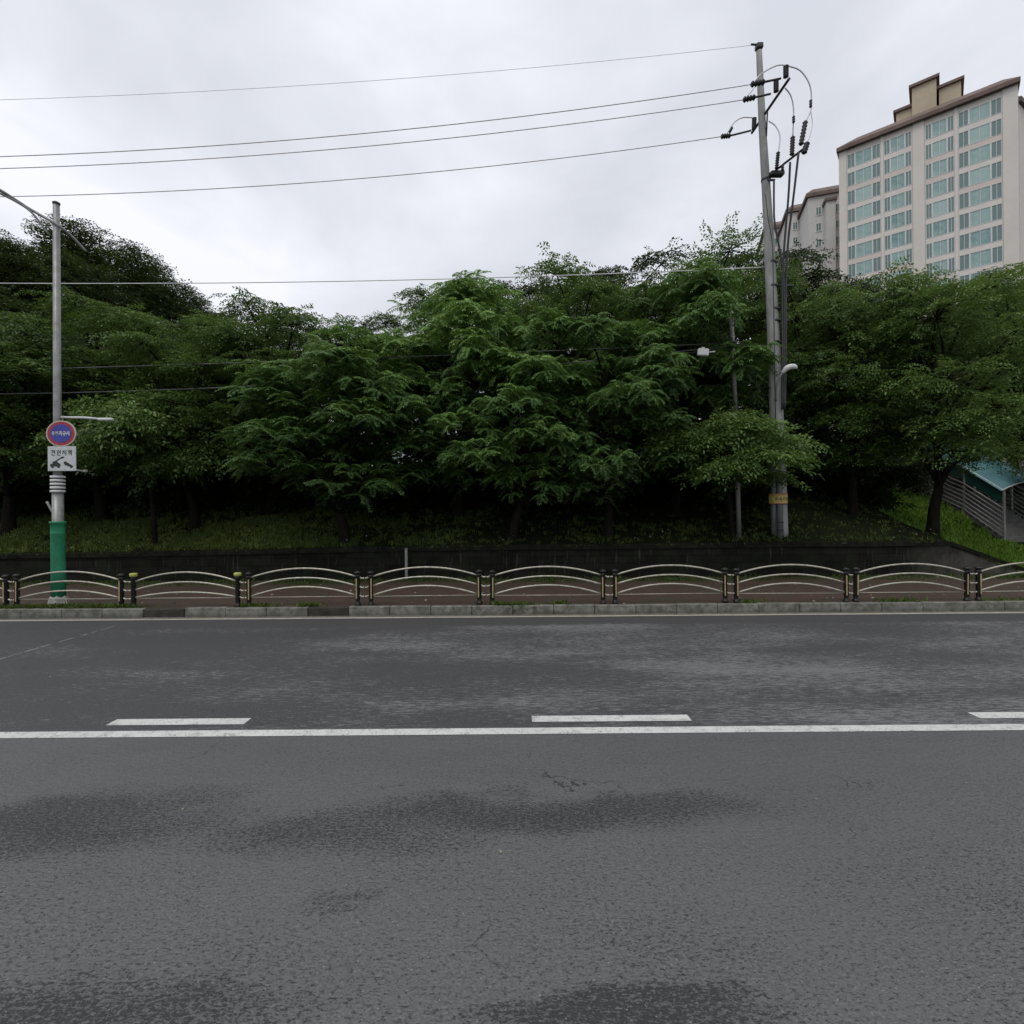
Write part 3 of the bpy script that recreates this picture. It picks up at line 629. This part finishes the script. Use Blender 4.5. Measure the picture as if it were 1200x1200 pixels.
def make_tree(kind,seed,Ht=9.,Rc=3.6,base=.2,nl=15,per=24,flat=1.,mat=None,loose=0.):
    rng=np.random.default_rng(seed)
    tm=[spray_template('pin' if kind=='pin' else kind,rng) for _ in range(7)]
    # lobes
    lobes=[]; zc=Ht*(base+(1-base)*.52); az=Ht*(1-base)*.5
    for i in range(nl):
        t=(i+.5)/nl; ph=i*2.39996+rng.normal(0,.35); cz=1-2*t; rr=max(0,1-abs(cz)**3)**.45; q=rng.uniform(.58,.80)
        c=np.array([rr*math.cos(ph)*Rc*q, rr*math.sin(ph)*Rc*q, zc+cz*az*.80*rng.uniform(.85,1.08)]); 
        lobes.append((c,Rc*rng.uniform(.34,.52)*(1-.25*max(0,cz)),rng.uniform(.42,.62)*flat,rng.uniform(0,1)))
    for i in range(max(2,nl//5)): lobes.append((np.array([rng.normal(0,.2)*Rc,rng.normal(0,.2)*Rc,zc+rng.uniform(-.3,.6)*az]),Rc*.45,.6,.3))
    Bs=[];Ds=[];Ns=[];Ls=[];Ws=[];Ts=[]; tips=[]
    for (c,r,fl,lt) in lobes:
        for j in range(per):
            ph=rng.uniform(0,2*math.pi); cz=rng.uniform(-.35,1.) if rng.random()<.8 else rng.uniform(-1,0); rr=math.sqrt(1-cz*cz); q=rng.uniform(.55,1.05)
            p=c+np.array([rr*math.cos(ph)*r*q,rr*math.sin(ph)*r*q,cz*r*fl*q])
            o=p-np.array([0,0,p[2]]); oh=p-c; oh=oh+o*.25; oh[2]=0; oh/=np.linalg.norm(oh)+1e-6
            yaw=math.atan2(oh[1],oh[0])+rng.normal(0,.4); pitch=(.28*cz-.12)+rng.normal(0,.16)+loose*rng.uniform(0,.8); rollr=rng.normal(0,.22)
            Mx=np.array((Matrix.Rotation(yaw,3,'Z')@Matrix.Rotation(-pitch,3,'Y')@Matrix.Rotation(rollr,3,'X')))
            b,d,n,l,w=tm[rng.integers(7)]; s=rng.uniform(.75,1.2)
            if kind!='pin': p=p-Mx@np.array([.55*s,0,0])
            Bs.append((b*s)@Mx.T+p); Ds.append(d@Mx.T); Ns.append(n@Mx.T); Ls.append(l*s); Ws.append(w*s)
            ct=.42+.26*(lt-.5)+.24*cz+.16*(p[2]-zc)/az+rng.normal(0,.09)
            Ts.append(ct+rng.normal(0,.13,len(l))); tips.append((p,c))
    cat=lambda a:np.concatenate(a)
    me=leafmesh('crown',cat(Bs),cat(Ds),cat(Ns),cat(Ls),cat(Ws),cat(Ts),mat)
    # wood
    m=MB(); fork=Ht*(base+.04)
    bend=np.array([rng.normal(0,.2),rng.normal(0,.2)])
    tr=[(0,0,-.4),(bend[0]*.3,bend[1]*.3,fork*.5),(bend[0],bend[1],fork)]
    r0=.021*Ht; tp=spline(tr,4); m.tube(tp,[r0*(1.35-.55*i/(len(tp)-1)) if i>1 else r0*1.5 for i in range(len(tp))],0,10)
    f0=Vector(tr[-1]); lead=Vector((bend[0]*.5,bend[1]*.5,Ht*.8)); m.tube(spline([f0-Vector((0,0,.2)),f0.lerp(lead,.5)+Vector((rng.normal(0,.2),rng.normal(0,.2),0)),lead],4),[r0*.75-r0*.065*i for i in range(9)],0,8)
    for (c,r,fl,lt) in lobes:
        c=Vector(c); st=f0.lerp(lead,max(0,min(.75,(c.z-fork)/(Ht*.75)-.35))); mid=st.lerp(c,.5)+Vector((rng.normal(0,.15),rng.normal(0,.15),.25+rng.uniform(0,.2)))
        m.tube(spline([st,mid,c],4),[r0*.42-r0*.04*i for i in range(9)],0,6)
    for k,(p,c) in enumerate(tips):
        if k%2==0:
            p=Vector(p); c=Vector(c); c2=c.lerp(p,.1); m.tube([c2,c2.lerp(p,.55)+Vector((0,0,.06)),p],[.022,.015,.006],0,4,False)
    me2=bpy.data.meshes.new('trunk'); me2.from_pydata(m.v,[],m.f); me2.materials.append(M['bark']); me2.polygons.foreach_set('use_smooth',[True]*len(m.f)); me2.update()
    return me,me2,Ht,Rc
PROTO={
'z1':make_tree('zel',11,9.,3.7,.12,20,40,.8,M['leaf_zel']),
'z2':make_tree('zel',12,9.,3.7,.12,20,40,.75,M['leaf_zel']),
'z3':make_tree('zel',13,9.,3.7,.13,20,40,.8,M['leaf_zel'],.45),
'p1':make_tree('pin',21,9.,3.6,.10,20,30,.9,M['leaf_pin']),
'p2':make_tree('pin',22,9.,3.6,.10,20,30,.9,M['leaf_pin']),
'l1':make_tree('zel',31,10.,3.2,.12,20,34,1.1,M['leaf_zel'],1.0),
'd1':make_tree('dark',41,9.,3.8,.05,20,34,.9,M['leaf_shade']),
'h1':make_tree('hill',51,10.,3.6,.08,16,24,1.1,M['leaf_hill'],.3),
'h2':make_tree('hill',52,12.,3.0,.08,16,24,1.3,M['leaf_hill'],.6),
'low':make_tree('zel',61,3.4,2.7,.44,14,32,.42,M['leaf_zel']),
'shrub':make_tree('dark',71,2.2,1.6,.0,9,20,.9,M['leaf_shade']),
}
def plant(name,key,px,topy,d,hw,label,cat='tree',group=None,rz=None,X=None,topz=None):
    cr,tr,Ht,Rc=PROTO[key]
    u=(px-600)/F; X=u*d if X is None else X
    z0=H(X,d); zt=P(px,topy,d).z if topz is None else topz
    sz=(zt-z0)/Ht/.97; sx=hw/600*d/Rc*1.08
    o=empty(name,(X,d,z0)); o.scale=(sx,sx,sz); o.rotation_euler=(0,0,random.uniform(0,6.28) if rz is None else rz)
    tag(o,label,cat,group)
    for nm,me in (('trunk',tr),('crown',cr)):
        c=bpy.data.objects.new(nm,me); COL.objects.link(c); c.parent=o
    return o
T='roadside trees on the bank'
plant('roadside_tree','z1',10,372,20,105,'fine-leaved tree at the left photo edge, left of the lamp post',group=T)
plant('roadside_tree','z2',120,345,21.5,100,'fine-leaved tree just right of the lamp post, its top below the wooded hill',group=T)
plant('roadside_tree','z3',230,365,20.5,90,'dark fine-leaved tree standing just left of the rounded one at the sky gap',group=T)
plant('roadside_tree','z2',318,345,22.,84,'dark rounded tree left of the sky gap',group=T)
plant('small_tree','low',182,470,18.7,80,'small low tree with thin bare trunk on the grassy bank near the lamp post',group=T)
plant('pinnate_tree','p1',405,400,18.5,104,'bright green tree with drooping compound leaves below the sky gap',group=T)
plant('pinnate_tree','p2',535,340,21.,108,'tall compound-leaved tree with bright rounded top right of the sky gap',group=T)
plant('pinnate_tree','p1',600,372,18.6,92,'lower compound-leaved tree hanging in the middle of the row',group=T)
plant('roadside_tree','z3',680,308,23,84,'dark open tree whose top shows sky holes, between the two brightest crowns',group=T)
plant('pinnate_tree','p2',790,322,21,92,'compound-leaved tree with bright yellow-green top left of the thin pole',group=T)
plant('pinnate_tree','p1',712,378,18.6,85,'lower compound-leaved tree left of the white cable box',group=T)
plant('roadside_tree','l1',835,288,25,85,'tallest twiggy tree rising behind the bright crown, left of the utility pole',group=T)
plant('small_tree','low',858,492,18.3,88,'low spreading tree hiding the middle of the utility pole',group=T)
plant('roadside_tree','z2',945,318,23,62,'yellow-green tree right behind the utility pole',group=T)
plant('roadside_tree','z1',1000,335,20.6,82,'dark tree right of the utility pole with light showing through its lower crown',group=T)
plant('roadside_tree','z3',1092,322,19.2,94,'broad tree with thick forked trunk at the end of the retaining wall',group=T)
plant('roadside_tree','z1',1200,300,20.5,105,'tree leaning over the covered stairway at the right photo edge',group=T,X=25.2,topz=11.2)
plant('roadside_tree','z2',1185,318,28.,80,'tree behind the covered stairway, in front of the apartment tower',group=T,X=27.6)
B='trees filling the wood behind the front row'
bk=[(-40,400,27),(60,395,28),(150,385,29),(250,370,28),(345,372,28),(440,385,27),(500,350,29),(590,335,28),(655,330,28),(740,300,29),(800,330,27),(890,290,29),(965,315,28),(1040,330,27),(1090,345,32),(1150,345,36),(1215,330,38)]
for px,ty,d in bk:
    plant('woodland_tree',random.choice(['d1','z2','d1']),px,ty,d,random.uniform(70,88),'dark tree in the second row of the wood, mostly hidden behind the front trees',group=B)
S='dark shrubs under the trees'
for i in range(34):
    px=-30+i*33+random.uniform(-10,10); d=random.uniform(21.2,25.5)
    if px>1040: continue
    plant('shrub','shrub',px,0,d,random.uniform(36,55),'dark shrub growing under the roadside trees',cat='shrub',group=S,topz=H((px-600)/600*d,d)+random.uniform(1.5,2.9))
Hg='trees covering the hill at the far left'
n=0
for yy in (46,54,62,70,78,86):
    for k in range(16):
        x=-yy*1.12+k*5.2+random.uniform(-1.5,1.5)
        if x>-20-.22*yy or n>95: continue
        y=yy+random.uniform(-2.5,2.5); px=600+x/y*600
        plant('hill_tree',random.choice(['h1','h1','h2']),px,0,y,0,'distant tree on the wooded hill behind the lamp post',group=Hg,X=x,topz=H(x,y)+random.uniform(7.5,11)); o=COL.objects[-1]
        r=[q for q in COL.objects if q.name.startswith('hill_tree')][-1]; s=random.uniform(1.0,1.45); r.scale=(s,s,r.scale[2]); n+=1
# ------------------------------------------------------------------ grass and weeds
def blades(name,area,n,hgt,mat,seed,clump=0.,wid=.012,kind='stuff',dens=None):
    rng=np.random.default_rng(seed); B=[];D=[];L=[];T=[]
    while len(B)<n:
        x=rng.uniform(area[0],area[1]); y=rng.uniform(area[2],area[3])
        if dens and rng.random()>dens(x,y): continue
        k=1 if clump==0 else rng.integers(5,14); cl=rng.normal(.45,.16); s=rng.uniform(.6,1.3)
        for _ in range(k):
            a=x+rng.normal(0,clump); b=y+rng.normal(0,clump); B.append((a,b,H(a,b)-.01)); D.append((rng.normal(0,.45),rng.normal(0,.45),1)); L.append(hgt*s*rng.uniform(.5,1.2)); T.append(cl+rng.normal(0,.12))
    B=np.array(B);D=np.array(D);L=np.array(L);T=np.array(T); N=np.cross(D,rng.normal(0,1,D.shape)); N+=1e-4
    me=leafmesh(name,B,D,N,L,np.full(len(L),wid)*rng.uniform(.6,1.8,len(L)),T,mat); o=bpy.data.objects.new(name,me); COL.objects.link(o)
    tag(o,kind=kind); return o
def dn(x,y): return smooth(-.25,.35,noise.noise(Vector((x*.5,y*.7,4))))*.8+.2
o=blades('grass',(-22,15.4,18.02,23.5),52000,.17,M['grass'],3,.05,.016,dens=lambda x,y:dn(x,y)*(1-.75*smooth(18.2,23,y))*(1-.82*smooth(-9,1,x))); tag(o,'grass and weeds covering the shaded bank above the wall','grass')
o=blades('grass',(-24,-4.5,18.02,21.5),15000,.15,M['grass_lit'],33,.05,.018,dens=lambda x,y:dn(x*.8,y)*(1-.8*smooth(18.3,21.5,y))*smooth(-4.5,-9,x)); tag(o,'yellow-green grass on the bank beside the lamp post, its lit tone put into the colour','grass')
def dst(x,y):
    return smooth(-.5,.9,x-16.0-.25*(y-18)+1.3*noise.noise(Vector((x*.9,y*.9,2)))) if x<21.9 else 0.
o=blades('grass',(15.2,21.9,18.05,30),26000,.24,M['grass_bright'],4,.06,.03,dens=dst); tag(o,'bright green grass on the slope beside the covered stairway','grass')
o=blades('weeds',(-22,20,16.3,17.62),9000,.13,M['grass'],5,.05,.018,dens=lambda x,y:dn(x,y*2)*smooth(16.2,17.5,y)*.8); tag(o,'weeds along the foot of the retaining wall','weeds')
WS=[(-11.3,.5,900),(-9.9,.35,500),(.05,.25,900),(1.2,.12,120),(-5.05,.15,160),(-6.4,.2,180),(9.6,.3,140),(12.6,.5,160),(-12.4,.5,400),(-.4,.08,100),(5.9,.2,80)]
B_=[]; rng=np.random.default_rng(9)
for (x,w,n_) in WS:
    for _ in range(n_): B_.append((x+rng.normal(0,w), 12.62+abs(rng.normal(0,.1))-( .1 if abs(x-.05)<.01 else 0), .19 if abs(x-.05)>.01 else rng.uniform(.02,.2)))
B_=np.array(B_); D_=rng.normal(0,.6,B_.shape)+np.array([0,-.15,1.]); L_=rng.uniform(.06,.17,len(B_))
me=leafmesh('weeds',B_,D_,rng.normal(0,1,B_.shape),L_,L_*.3,rng.normal(.55,.15,len(B_)),M['grass']); o=bpy.data.objects.new('weeds',me); COL.objects.link(o); tag(o,'clumps of weeds sprouting along the kerb and fence posts','weeds',kind='stuff')
def flecks(name,area,n,size,mat,seed,dens=None,lift=.01,zf=None):
    rng=np.random.default_rng(seed); B=[]
    while len(B)<n:
        x=rng.uniform(*area[:2]); y=rng.uniform(*area[2:])
        if dens and rng.random()>dens(x,y): continue
        B.append((x,y,(H(x,y) if zf is None else zf)+lift+rng.uniform(0,lift)))
    B=np.array(B); D=rng.normal(0,1,B.shape)*[1,1,.15]; N=np.array([0,0,1.])+rng.normal(0,.35,B.shape); L=size*rng.uniform(.5,1.4,n)
    me=leafmesh(name,B,D,N,L,L*.6,rng.random(n),mat); o=bpy.data.objects.new(name,me); COL.objects.link(o); return o
tag(flecks('fallen_leaves',(-22,22,12.65,17.5),650,.06,M['litter'],11),'pale fallen leaves scattered on the red sidewalk','leaves',kind='stuff')
tag(flecks('wildflowers',(-20,16,18.,20.5),420,.05,M['petal'],12,dens=lambda x,y:dn(x*1.5,y),lift=.10),'tiny white flowers dotted over the shaded bank','flowers',kind='stuff')
tag(flecks('road_litter',(-13,13,2.6,12.3),60,.03,M['litter'],13,zf=.0,lift=.004),'tiny pale leaf scraps lying on the asphalt','litter',kind='stuff')
# ------------------------------------------------------------------ covered stairway
sw=empty('covered_stairway',(22.1,23,1.1)); tag(sw,'covered outdoor stairway with teal arched roof and steel railings, right edge','stairway')
def SZ(y): return stair_z(y+23)-1.1
WID=2.3
m=MB(); y=0.; z=0.
for i in range(26):
    yy=i*.31; zz=SZ(yy)+.02; m.box((WID/2,yy+.15,zz-.35),(WID,.31,.9),0)
m.build('steps',M['step'],sw)
ys=[0,2.0,4.0,6.0,8.0,10.0]
for a,b in zip(ys,ys[1:]):
    m=MB(); n=10; za,zb=SZ(a)+2.17+.0,SZ(b)+2.17; off=.04*(int(a/2)%2)
    def pr(k,z): t=k/n; return (-.12+(WID+.24)*t, 0, z+.40*math.sin(math.pi*t)+off)
    for k in range(n):
        p0,p1=pr(k,za),pr(k+1,za); q0,q1=pr(k,zb),pr(k+1,zb)
        m.face([(p0[0],a,p0[2]),(p1[0],a,p1[2]),(q1[0],b,q1[2]),(q0[0],b,q0[2])],0,True)
    m.build('roof_panel',M['teal'],sw)
    m=MB(); m.tube([(pr(k,za)[0],a-.0,pr(k,za)[2]+.01) for k in range(n+1)],.03,0,6); m.build('roof_rib',M['white'],sw)
for sx in (0,WID):
    m=MB()
    for a,b in zip(ys,ys[1:]): m.face([(sx,a,SZ(a)+1.55),(sx,b,SZ(b)+1.55),(sx,b,SZ(b)+2.17),(sx,a,SZ(a)+2.17)])
    m.build('side_panel',M['teal_dark'],sw)
    m=MB(); m.tube([(sx-.02,a,SZ(a)+2.2) for a in ys],.03,0,6); m.build('eave_beam',M['white'],sw)
    for a in ys:
        m=MB(); m.box((sx,a,SZ(a)+.95),(.08,.08,2.5)); m.build('post',M['steel'],sw)
    for k in range(7):
        m=MB(); m.tube([(sx-.03,a,SZ(a)+.12+k*.21) for a in ys],.024 if k<6 else .034,0,6); m.build('railing',M['steel'],sw)
# stone wall behind the stairs
s=MB(); s.box((0,0,0),(34,.6,9)); M['ashlar']=NT('pinkish_ashlar'); t=M['ashlar']; v=t.coords((1,1,1),rot=(R_(90),0,0))
br=t.n('ShaderNodeTexBrick',ins={'Vector':v,'Color1':(.24,.20,.18,1),'Color2':(.17,.145,.135,1),'Mortar':(.07,.06,.055,1),'Scale':1.,'Mortar Size':.04,'Brick Width':.9,'Row Height':.45}); t.set(color=br.outputs[0],rough=.85)
s.box((0,0,4.6),(34.2,.8,.25)); o=s.build('stone_wall',t.m,None,(50,46,7.)); tag(o,'pinkish grey block wall glimpsed behind the covered stairway','wall')
# ------------------------------------------------------------------ apartment tower
PL=Vector((51.6,78.8,0)); PR=Vector((64.9,67.7,0)); dirv=(PR-PL).normalized(); nrm=Vector((dirv.y,-dirv.x,0))
ang=math.atan2(dirv.y,dirv.x)
def tpix(px):
    u=(px-600)/F+.004; # ray X=u*Y
    return (u*PL.y-PL.x)/(dirv.x-u*dirv.y)
ZG=2.; ZT=57.75
apt=empty('apartment_tower',(PL.x,PL.y,ZG),ang); tag(apt,'tall cream apartment tower with teal balcony glass and brown roof','apartment building')
t0,t1=tpix(984),tpix(1194.5); top=ZT-ZG
m=MB(); 
piers=[(t0,tpix(993)),(tpix(1070.5),tpix(1084)),(tpix(1176),t1)]
DEP=12.
m.box(((t0+t1)/2,DEP/2,top/2),(t1-t0,DEP,top)); m.build('wall',M['cream'],apt)
for a,b in piers:
    m=MB(); m.box(((a+b)/2,-.06,(top-.1)/2),(b-a,.13,top-.1)); m.build('pier',M['cream'],apt)
bays=[(993.5,1033),(1036.5,1069.5),(1085,1119.3),(1123.8,1175.5)]; FH=2.8; ZW=56.75-ZG
sp_m=[]
for bi,(a,b) in enumerate(bays):
    xa,xb=tpix(a),tpix(b)
    for k in range(18):
        z1=-2.10-k*FH
        if k in (0,1):
            m=MB(); m.box(((xa+xb)/2,-.04,-.34),(xb-xa-.02,.08,.67)); pr_=m.build('spandrel',M['pink'] if k==0 else M['pink2'],apt); sp_m.append(pr_); o=pr_
        else:
            o=(sp_m[-1] if (k*7+bi*3)%5==0 else sp_m[-2]).copy(); COL.objects.link(o)
        o.location=(0,0,ZW+z1)
# divider strips between paired bays
for a,b in ((1033,1036.5),(1119.3,1123.8)):
    m=MB(); m.box(((tpix(a)+tpix(b))/2,-.055,(top-.1)/2),(tpix(b)-tpix(a)-.02,.11,top-.2)); m.build('pier',M['pink'],apt)
protos=[]
for bi,(a,b) in enumerate(bays):
    w=tpix(b)-tpix(a)-.06; h=2.08
    if bi==0: seg=[(0,.235),(.245,.745),(.755,1.)]
    elif bi==3: seg=[(0,.245),(.255,.745),(.755,1.)]
    else: seg=[(0,.225),(.24,.76),(.775,1.)]
    m=MB(); 
    for s0,s1 in seg:
        x0,x1=s0*w,s1*w
        for (cx,cz,dx,dz) in (((x0+x1)/2,h-.03,x1-x0,.06),((x0+x1)/2,.03,x1-x0,.06),(x0+.03,h/2,.06,h-.13),(x1-.03,h/2,.06,h-.13),((x0+x1)/2,h/2,.05,h-.13)): m.box((cx,0,cz),(dx,.1,dz))
    for (u0,u1) in ((seg[0][1],seg[1][0]),(seg[1][1],seg[2][0])): m.box(((u0+u1)/2*w,.02,h/2),((u1-u0)*w-.01,.12,h-.01))
    fr=m.build('window',M['frame'])
    m=MB()
    for k,(s0,s1) in enumerate(seg):
        x0,x1=s0*w+.06,s1*w-.06; mt=0 if k==1 else 1
        m.face([(x0,.01,.06),(x1,.01,.06),(x1,.01,h-.06),(x0,.01,h-.06)],mt)
    m.build('pane',[M['glass'],M['glass_dark']],fr); protos.append(fr)
for bi,(a,b) in enumerate(bays):
    for k in range(18):
        o=protos[bi] if k==0 else copy_tree(protos[bi]); o.parent=apt; o.location=(tpix(a)+.03,-.055,ZW-2.08-k*FH)
# roof
m=MB(); a0,a1=t0-.25,t1+.2
m.box(((a0+a1)/2,DEP/2-.2,top+.12),(a1-a0,DEP+.9,.55)); 
i0=[(a0,-.6),(a1,-.6),(a1,DEP+.3),(a0,DEP+.3)]; i1=[(a0+2.6,.9),(a1-1.5,.9),(a1-1.5,DEP-1),(a0+2.6,DEP-1)]
zb,zt_=top+.4,top+1.75
for k in range(4): m.face([(*i0[k],zb),(*i0[(k+1)%4],zb),(*i1[(k+1)%4],zt_),(*i1[k],zt_)])
m.face([(*p,zt_) for p in i1]); rf=m.build('roof',M['roofb'],apt)
def pent(px0,px1,h,yd,dep,gl=.35):
    x0,x1=tpix(px0),tpix(px1); m=MB(); z=top+1.4
    m.box(((x0+x1)/2,yd+dep/2,z+h/2),(x1-x0,dep,h)); pe=m.build('penthouse',M['tan'],apt)
    m=MB(); e=.35; zz=z+h
    m.box(((x0+x1)/2,yd+dep/2,zz+.2),(x1-x0+2*e,dep+2*e,.38)); m.face([(x0-e,yd-e,zz+.4),(x1+e,yd-e,zz+.4),(x1+e,yd+dep*.5,zz+1.2),(x0-e,yd+dep*.5,zz+1.2)]); m.face([(x0-e,yd+dep*.5,zz+1.2),(x1+e,yd+dep*.5,zz+1.2),(x1+e,yd+dep+e,zz+.4),(x0-e,yd+dep+e,zz+.4)])
    m.build('penthouse_roof',M['roofb'],pe)
pent(1050,1069,3.0,3.2,4.5); pent(1069.3,1099,5.4,2.6,5.5); pent(1102,1129,4.1,3.4,5.)
# neighbouring blocks
def block(label,px0,px1,ytop,d,cols,mat='cream2',extra=(),rot=R_(-18)):
    p=P(px0,ytop,d); q=P(px1,ytop,d); W=(q.x-p.x); h=p.z-ZG
    r=empty('apartment_block',(p.x,d,ZG),rot); tag(r,label,'apartment building')
    m=MB(); m.box((W/2,6,h/2),(W,12,h)); m.build('wall',M[mat],r)
    m=MB(); m.box((W/2,6,h+.3),(W+.8,12.8,.6)); 
    a=[(-.4,-.4),(W+.4,-.4),(W+.4,12.4),(-.4,12.4)]; b=[(.9,1.),(W-.5,1.),(W-.5,11),(.9,11)]
    for k in range(4): m.face([(*a[k],h+.6),(*a[(k+1)%4],h+.6),(*b[(k+1)%4],h+1.9),(*b[k],h+1.9)])
    m.face([(*u,h+1.9) for u in b]); m.build('roof',M['roofb'],r)
    pr=None
    for (cx,w) in cols:
        for k in range(12):
            if pr is None or pr[1]!=w:
                m=MB(); hh=1.5
                for (ax_,az,dx,dz) in ((w/2,.05,w,.1),(w/2,hh-.05,w,.1),(.05,hh/2,.1,hh-.22),(w-.05,hh/2,.1,hh-.22),(w/2,hh/2,.08,hh-.22)): m.box((ax_,-.03,az),(dx,.12,dz))
                wo=m.build('window',M['frame'],r); m=MB(); m.face([(.05,-.015,.05),(w-.05,-.015,.05),(w-.05,-.015,hh-.05),(.05,-.015,hh-.05)]); m.build('pane',M['glass_dark'],wo); pr=(wo,w); o=wo
            else: o=copy_tree(pr[0]); o.parent=r
            o.location=(cx*W,0,h-3.4-k*2.8)
    for (x0,x1,dy,dh) in extra:
        m=MB(); m.box(((x0+x1)/2*W,dy/2,(h+dh)/2),((x1-x0)*W,abs(dy)-.01,h+dh)); m.build('bay_wall',M[mat],r)
        m=MB(); m.box(((x0+x1)/2*W,dy/2,h+dh+.25),((x1-x0)*W+.5,abs(dy)+.5,.5)); m.build('bay_roof',M['roofb'],r)
    return r
block('pale apartment block directly left of the big tower, with a narrow window column',947,985,232,90,((.2,.9),(.72,.9)),'cream2',((.42,.66,-1.6,-2.),))
block('second pale apartment block just right of the utility pole, stepped back',923,948,250,97,((.2,.9),(.66,.9)),'cream2')
block('farthest grey apartment block showing just behind the utility pole',897,925,270,106,((.25,1.),(.65,1.)),'cream2')
block('edge of another cream apartment block at the right photo edge',1194,1240,121,70,((.5,1.2),),'cream',rot=R_(30))
# ------------------------------------------------------------------ light
SUN_EL,SUN_AZ=R_(62),R_(212)
w=bpy.data.worlds.new("World"); scene.world=w; w.use_nodes=True; nt=w.node_tree; nt.nodes.clear()
N_=nt.nodes.new; Lk=nt.links.new
out=N_('ShaderNodeOutputWorld'); sky=N_('ShaderNodeTexSky'); sky.sky_type='NISHITA'; sky.sun_disc=False; sky.sun_elevation=SUN_EL; sky.sun_rotation=SUN_AZ
b1=N_('ShaderNodeBackground'); b1.inputs[1].default_value=.08; Lk(sky.outputs[0],b1.inputs[0])
tc=N_('ShaderNodeTexCoord'); mp=N_('ShaderNodeMapping'); mp.inputs['Scale'].default_value=(1,1,1.7); mp.inputs['Location'].default_value=(3.1,.4,1.3); Lk(tc.outputs['Generated'],mp.inputs[0])
nz=N_('ShaderNodeTexNoise'); nz.inputs['Scale'].default_value=2.1; nz.inputs['Detail'].default_value=5; nz.inputs['Roughness'].default_value=.5; nz.inputs['Distortion'].default_value=.35; Lk(mp.outputs[0],nz.inputs['Vector'])
rp=N_('ShaderNodeValToRGB'); Lk(nz.outputs['Fac'],rp.inputs[0]); e=rp.color_ramp; e.elements[0].position=.36; e.elements[0].color=(.58,.60,.655,1); e.elements[1].position=.66; e.elements[1].color=(.84,.85,.91,1)
el=e.elements.new(.5); el.color=(.67,.69,.74,1)
sx=N_('ShaderNodeSeparateXYZ'); Lk(tc.outputs['Generated'],sx.inputs[0]); mr=N_('ShaderNodeMapRange'); mr.inputs['From Min'].default_value=.0; mr.inputs['From Max'].default_value=1.; mr.inputs['To Min'].default_value=1.10; mr.inputs['To Max'].default_value=1.38; Lk(sx.outputs[2],mr.inputs[0])
b2=N_('ShaderNodeBackground'); Lk(rp.outputs[0],b2.inputs[0]); Lk(mr.outputs[0],b2.inputs[1])
mx=N_('ShaderNodeMixShader'); mx.inputs[0].default_value=.93; Lk(b1.outputs[0],mx.inputs[1]); Lk(b2.outputs[0],mx.inputs[2]); Lk(mx.outputs[0],out.inputs[0])
ld=bpy.data.lights.new('sun','SUN'); ld.energy=1.1; ld.angle=R_(25); ld.color=(1,.97,.93); lo=bpy.data.objects.new('sun',ld); COL.objects.link(lo)
dv=Vector((math.sin(SUN_AZ)*math.cos(SUN_EL),math.cos(SUN_AZ)*math.cos(SUN_EL),math.sin(SUN_EL))); lo.rotation_euler=dv.to_track_quat('Z','Y').to_euler()
# ------------------------------------------------------------------ camera
cd=bpy.data.cameras.new('camera'); cam=bpy.data.objects.new('camera',cd); COL.objects.link(cam); scene.camera=cam
cd.sensor_width=36; cd.lens=18*F/600; cd.clip_end=3000; cd.clip_start=.1
Rv=Vector((1,0,-ROLL)).normalized(); Uv=Vector((ROLL,0,1)).normalized(); Bv=Vector((0,-1,0))
mt=Matrix((Rv,Uv,Bv)).transposed().to_4x4(); mt.translation=Vector((0,0,CAMH)); cam.matrix_world=mt
scene.view_settings.view_transform='Standard'; scene.view_settings.look='None'; scene.view_settings.exposure=0; scene.view_settings.gamma=1
scene.cycles.use_denoising=True
scene.cycles.max_bounces=4; scene.cycles.diffuse_bounces=2; scene.cycles.glossy_bounces=2; scene.cycles.transmission_bounces=2
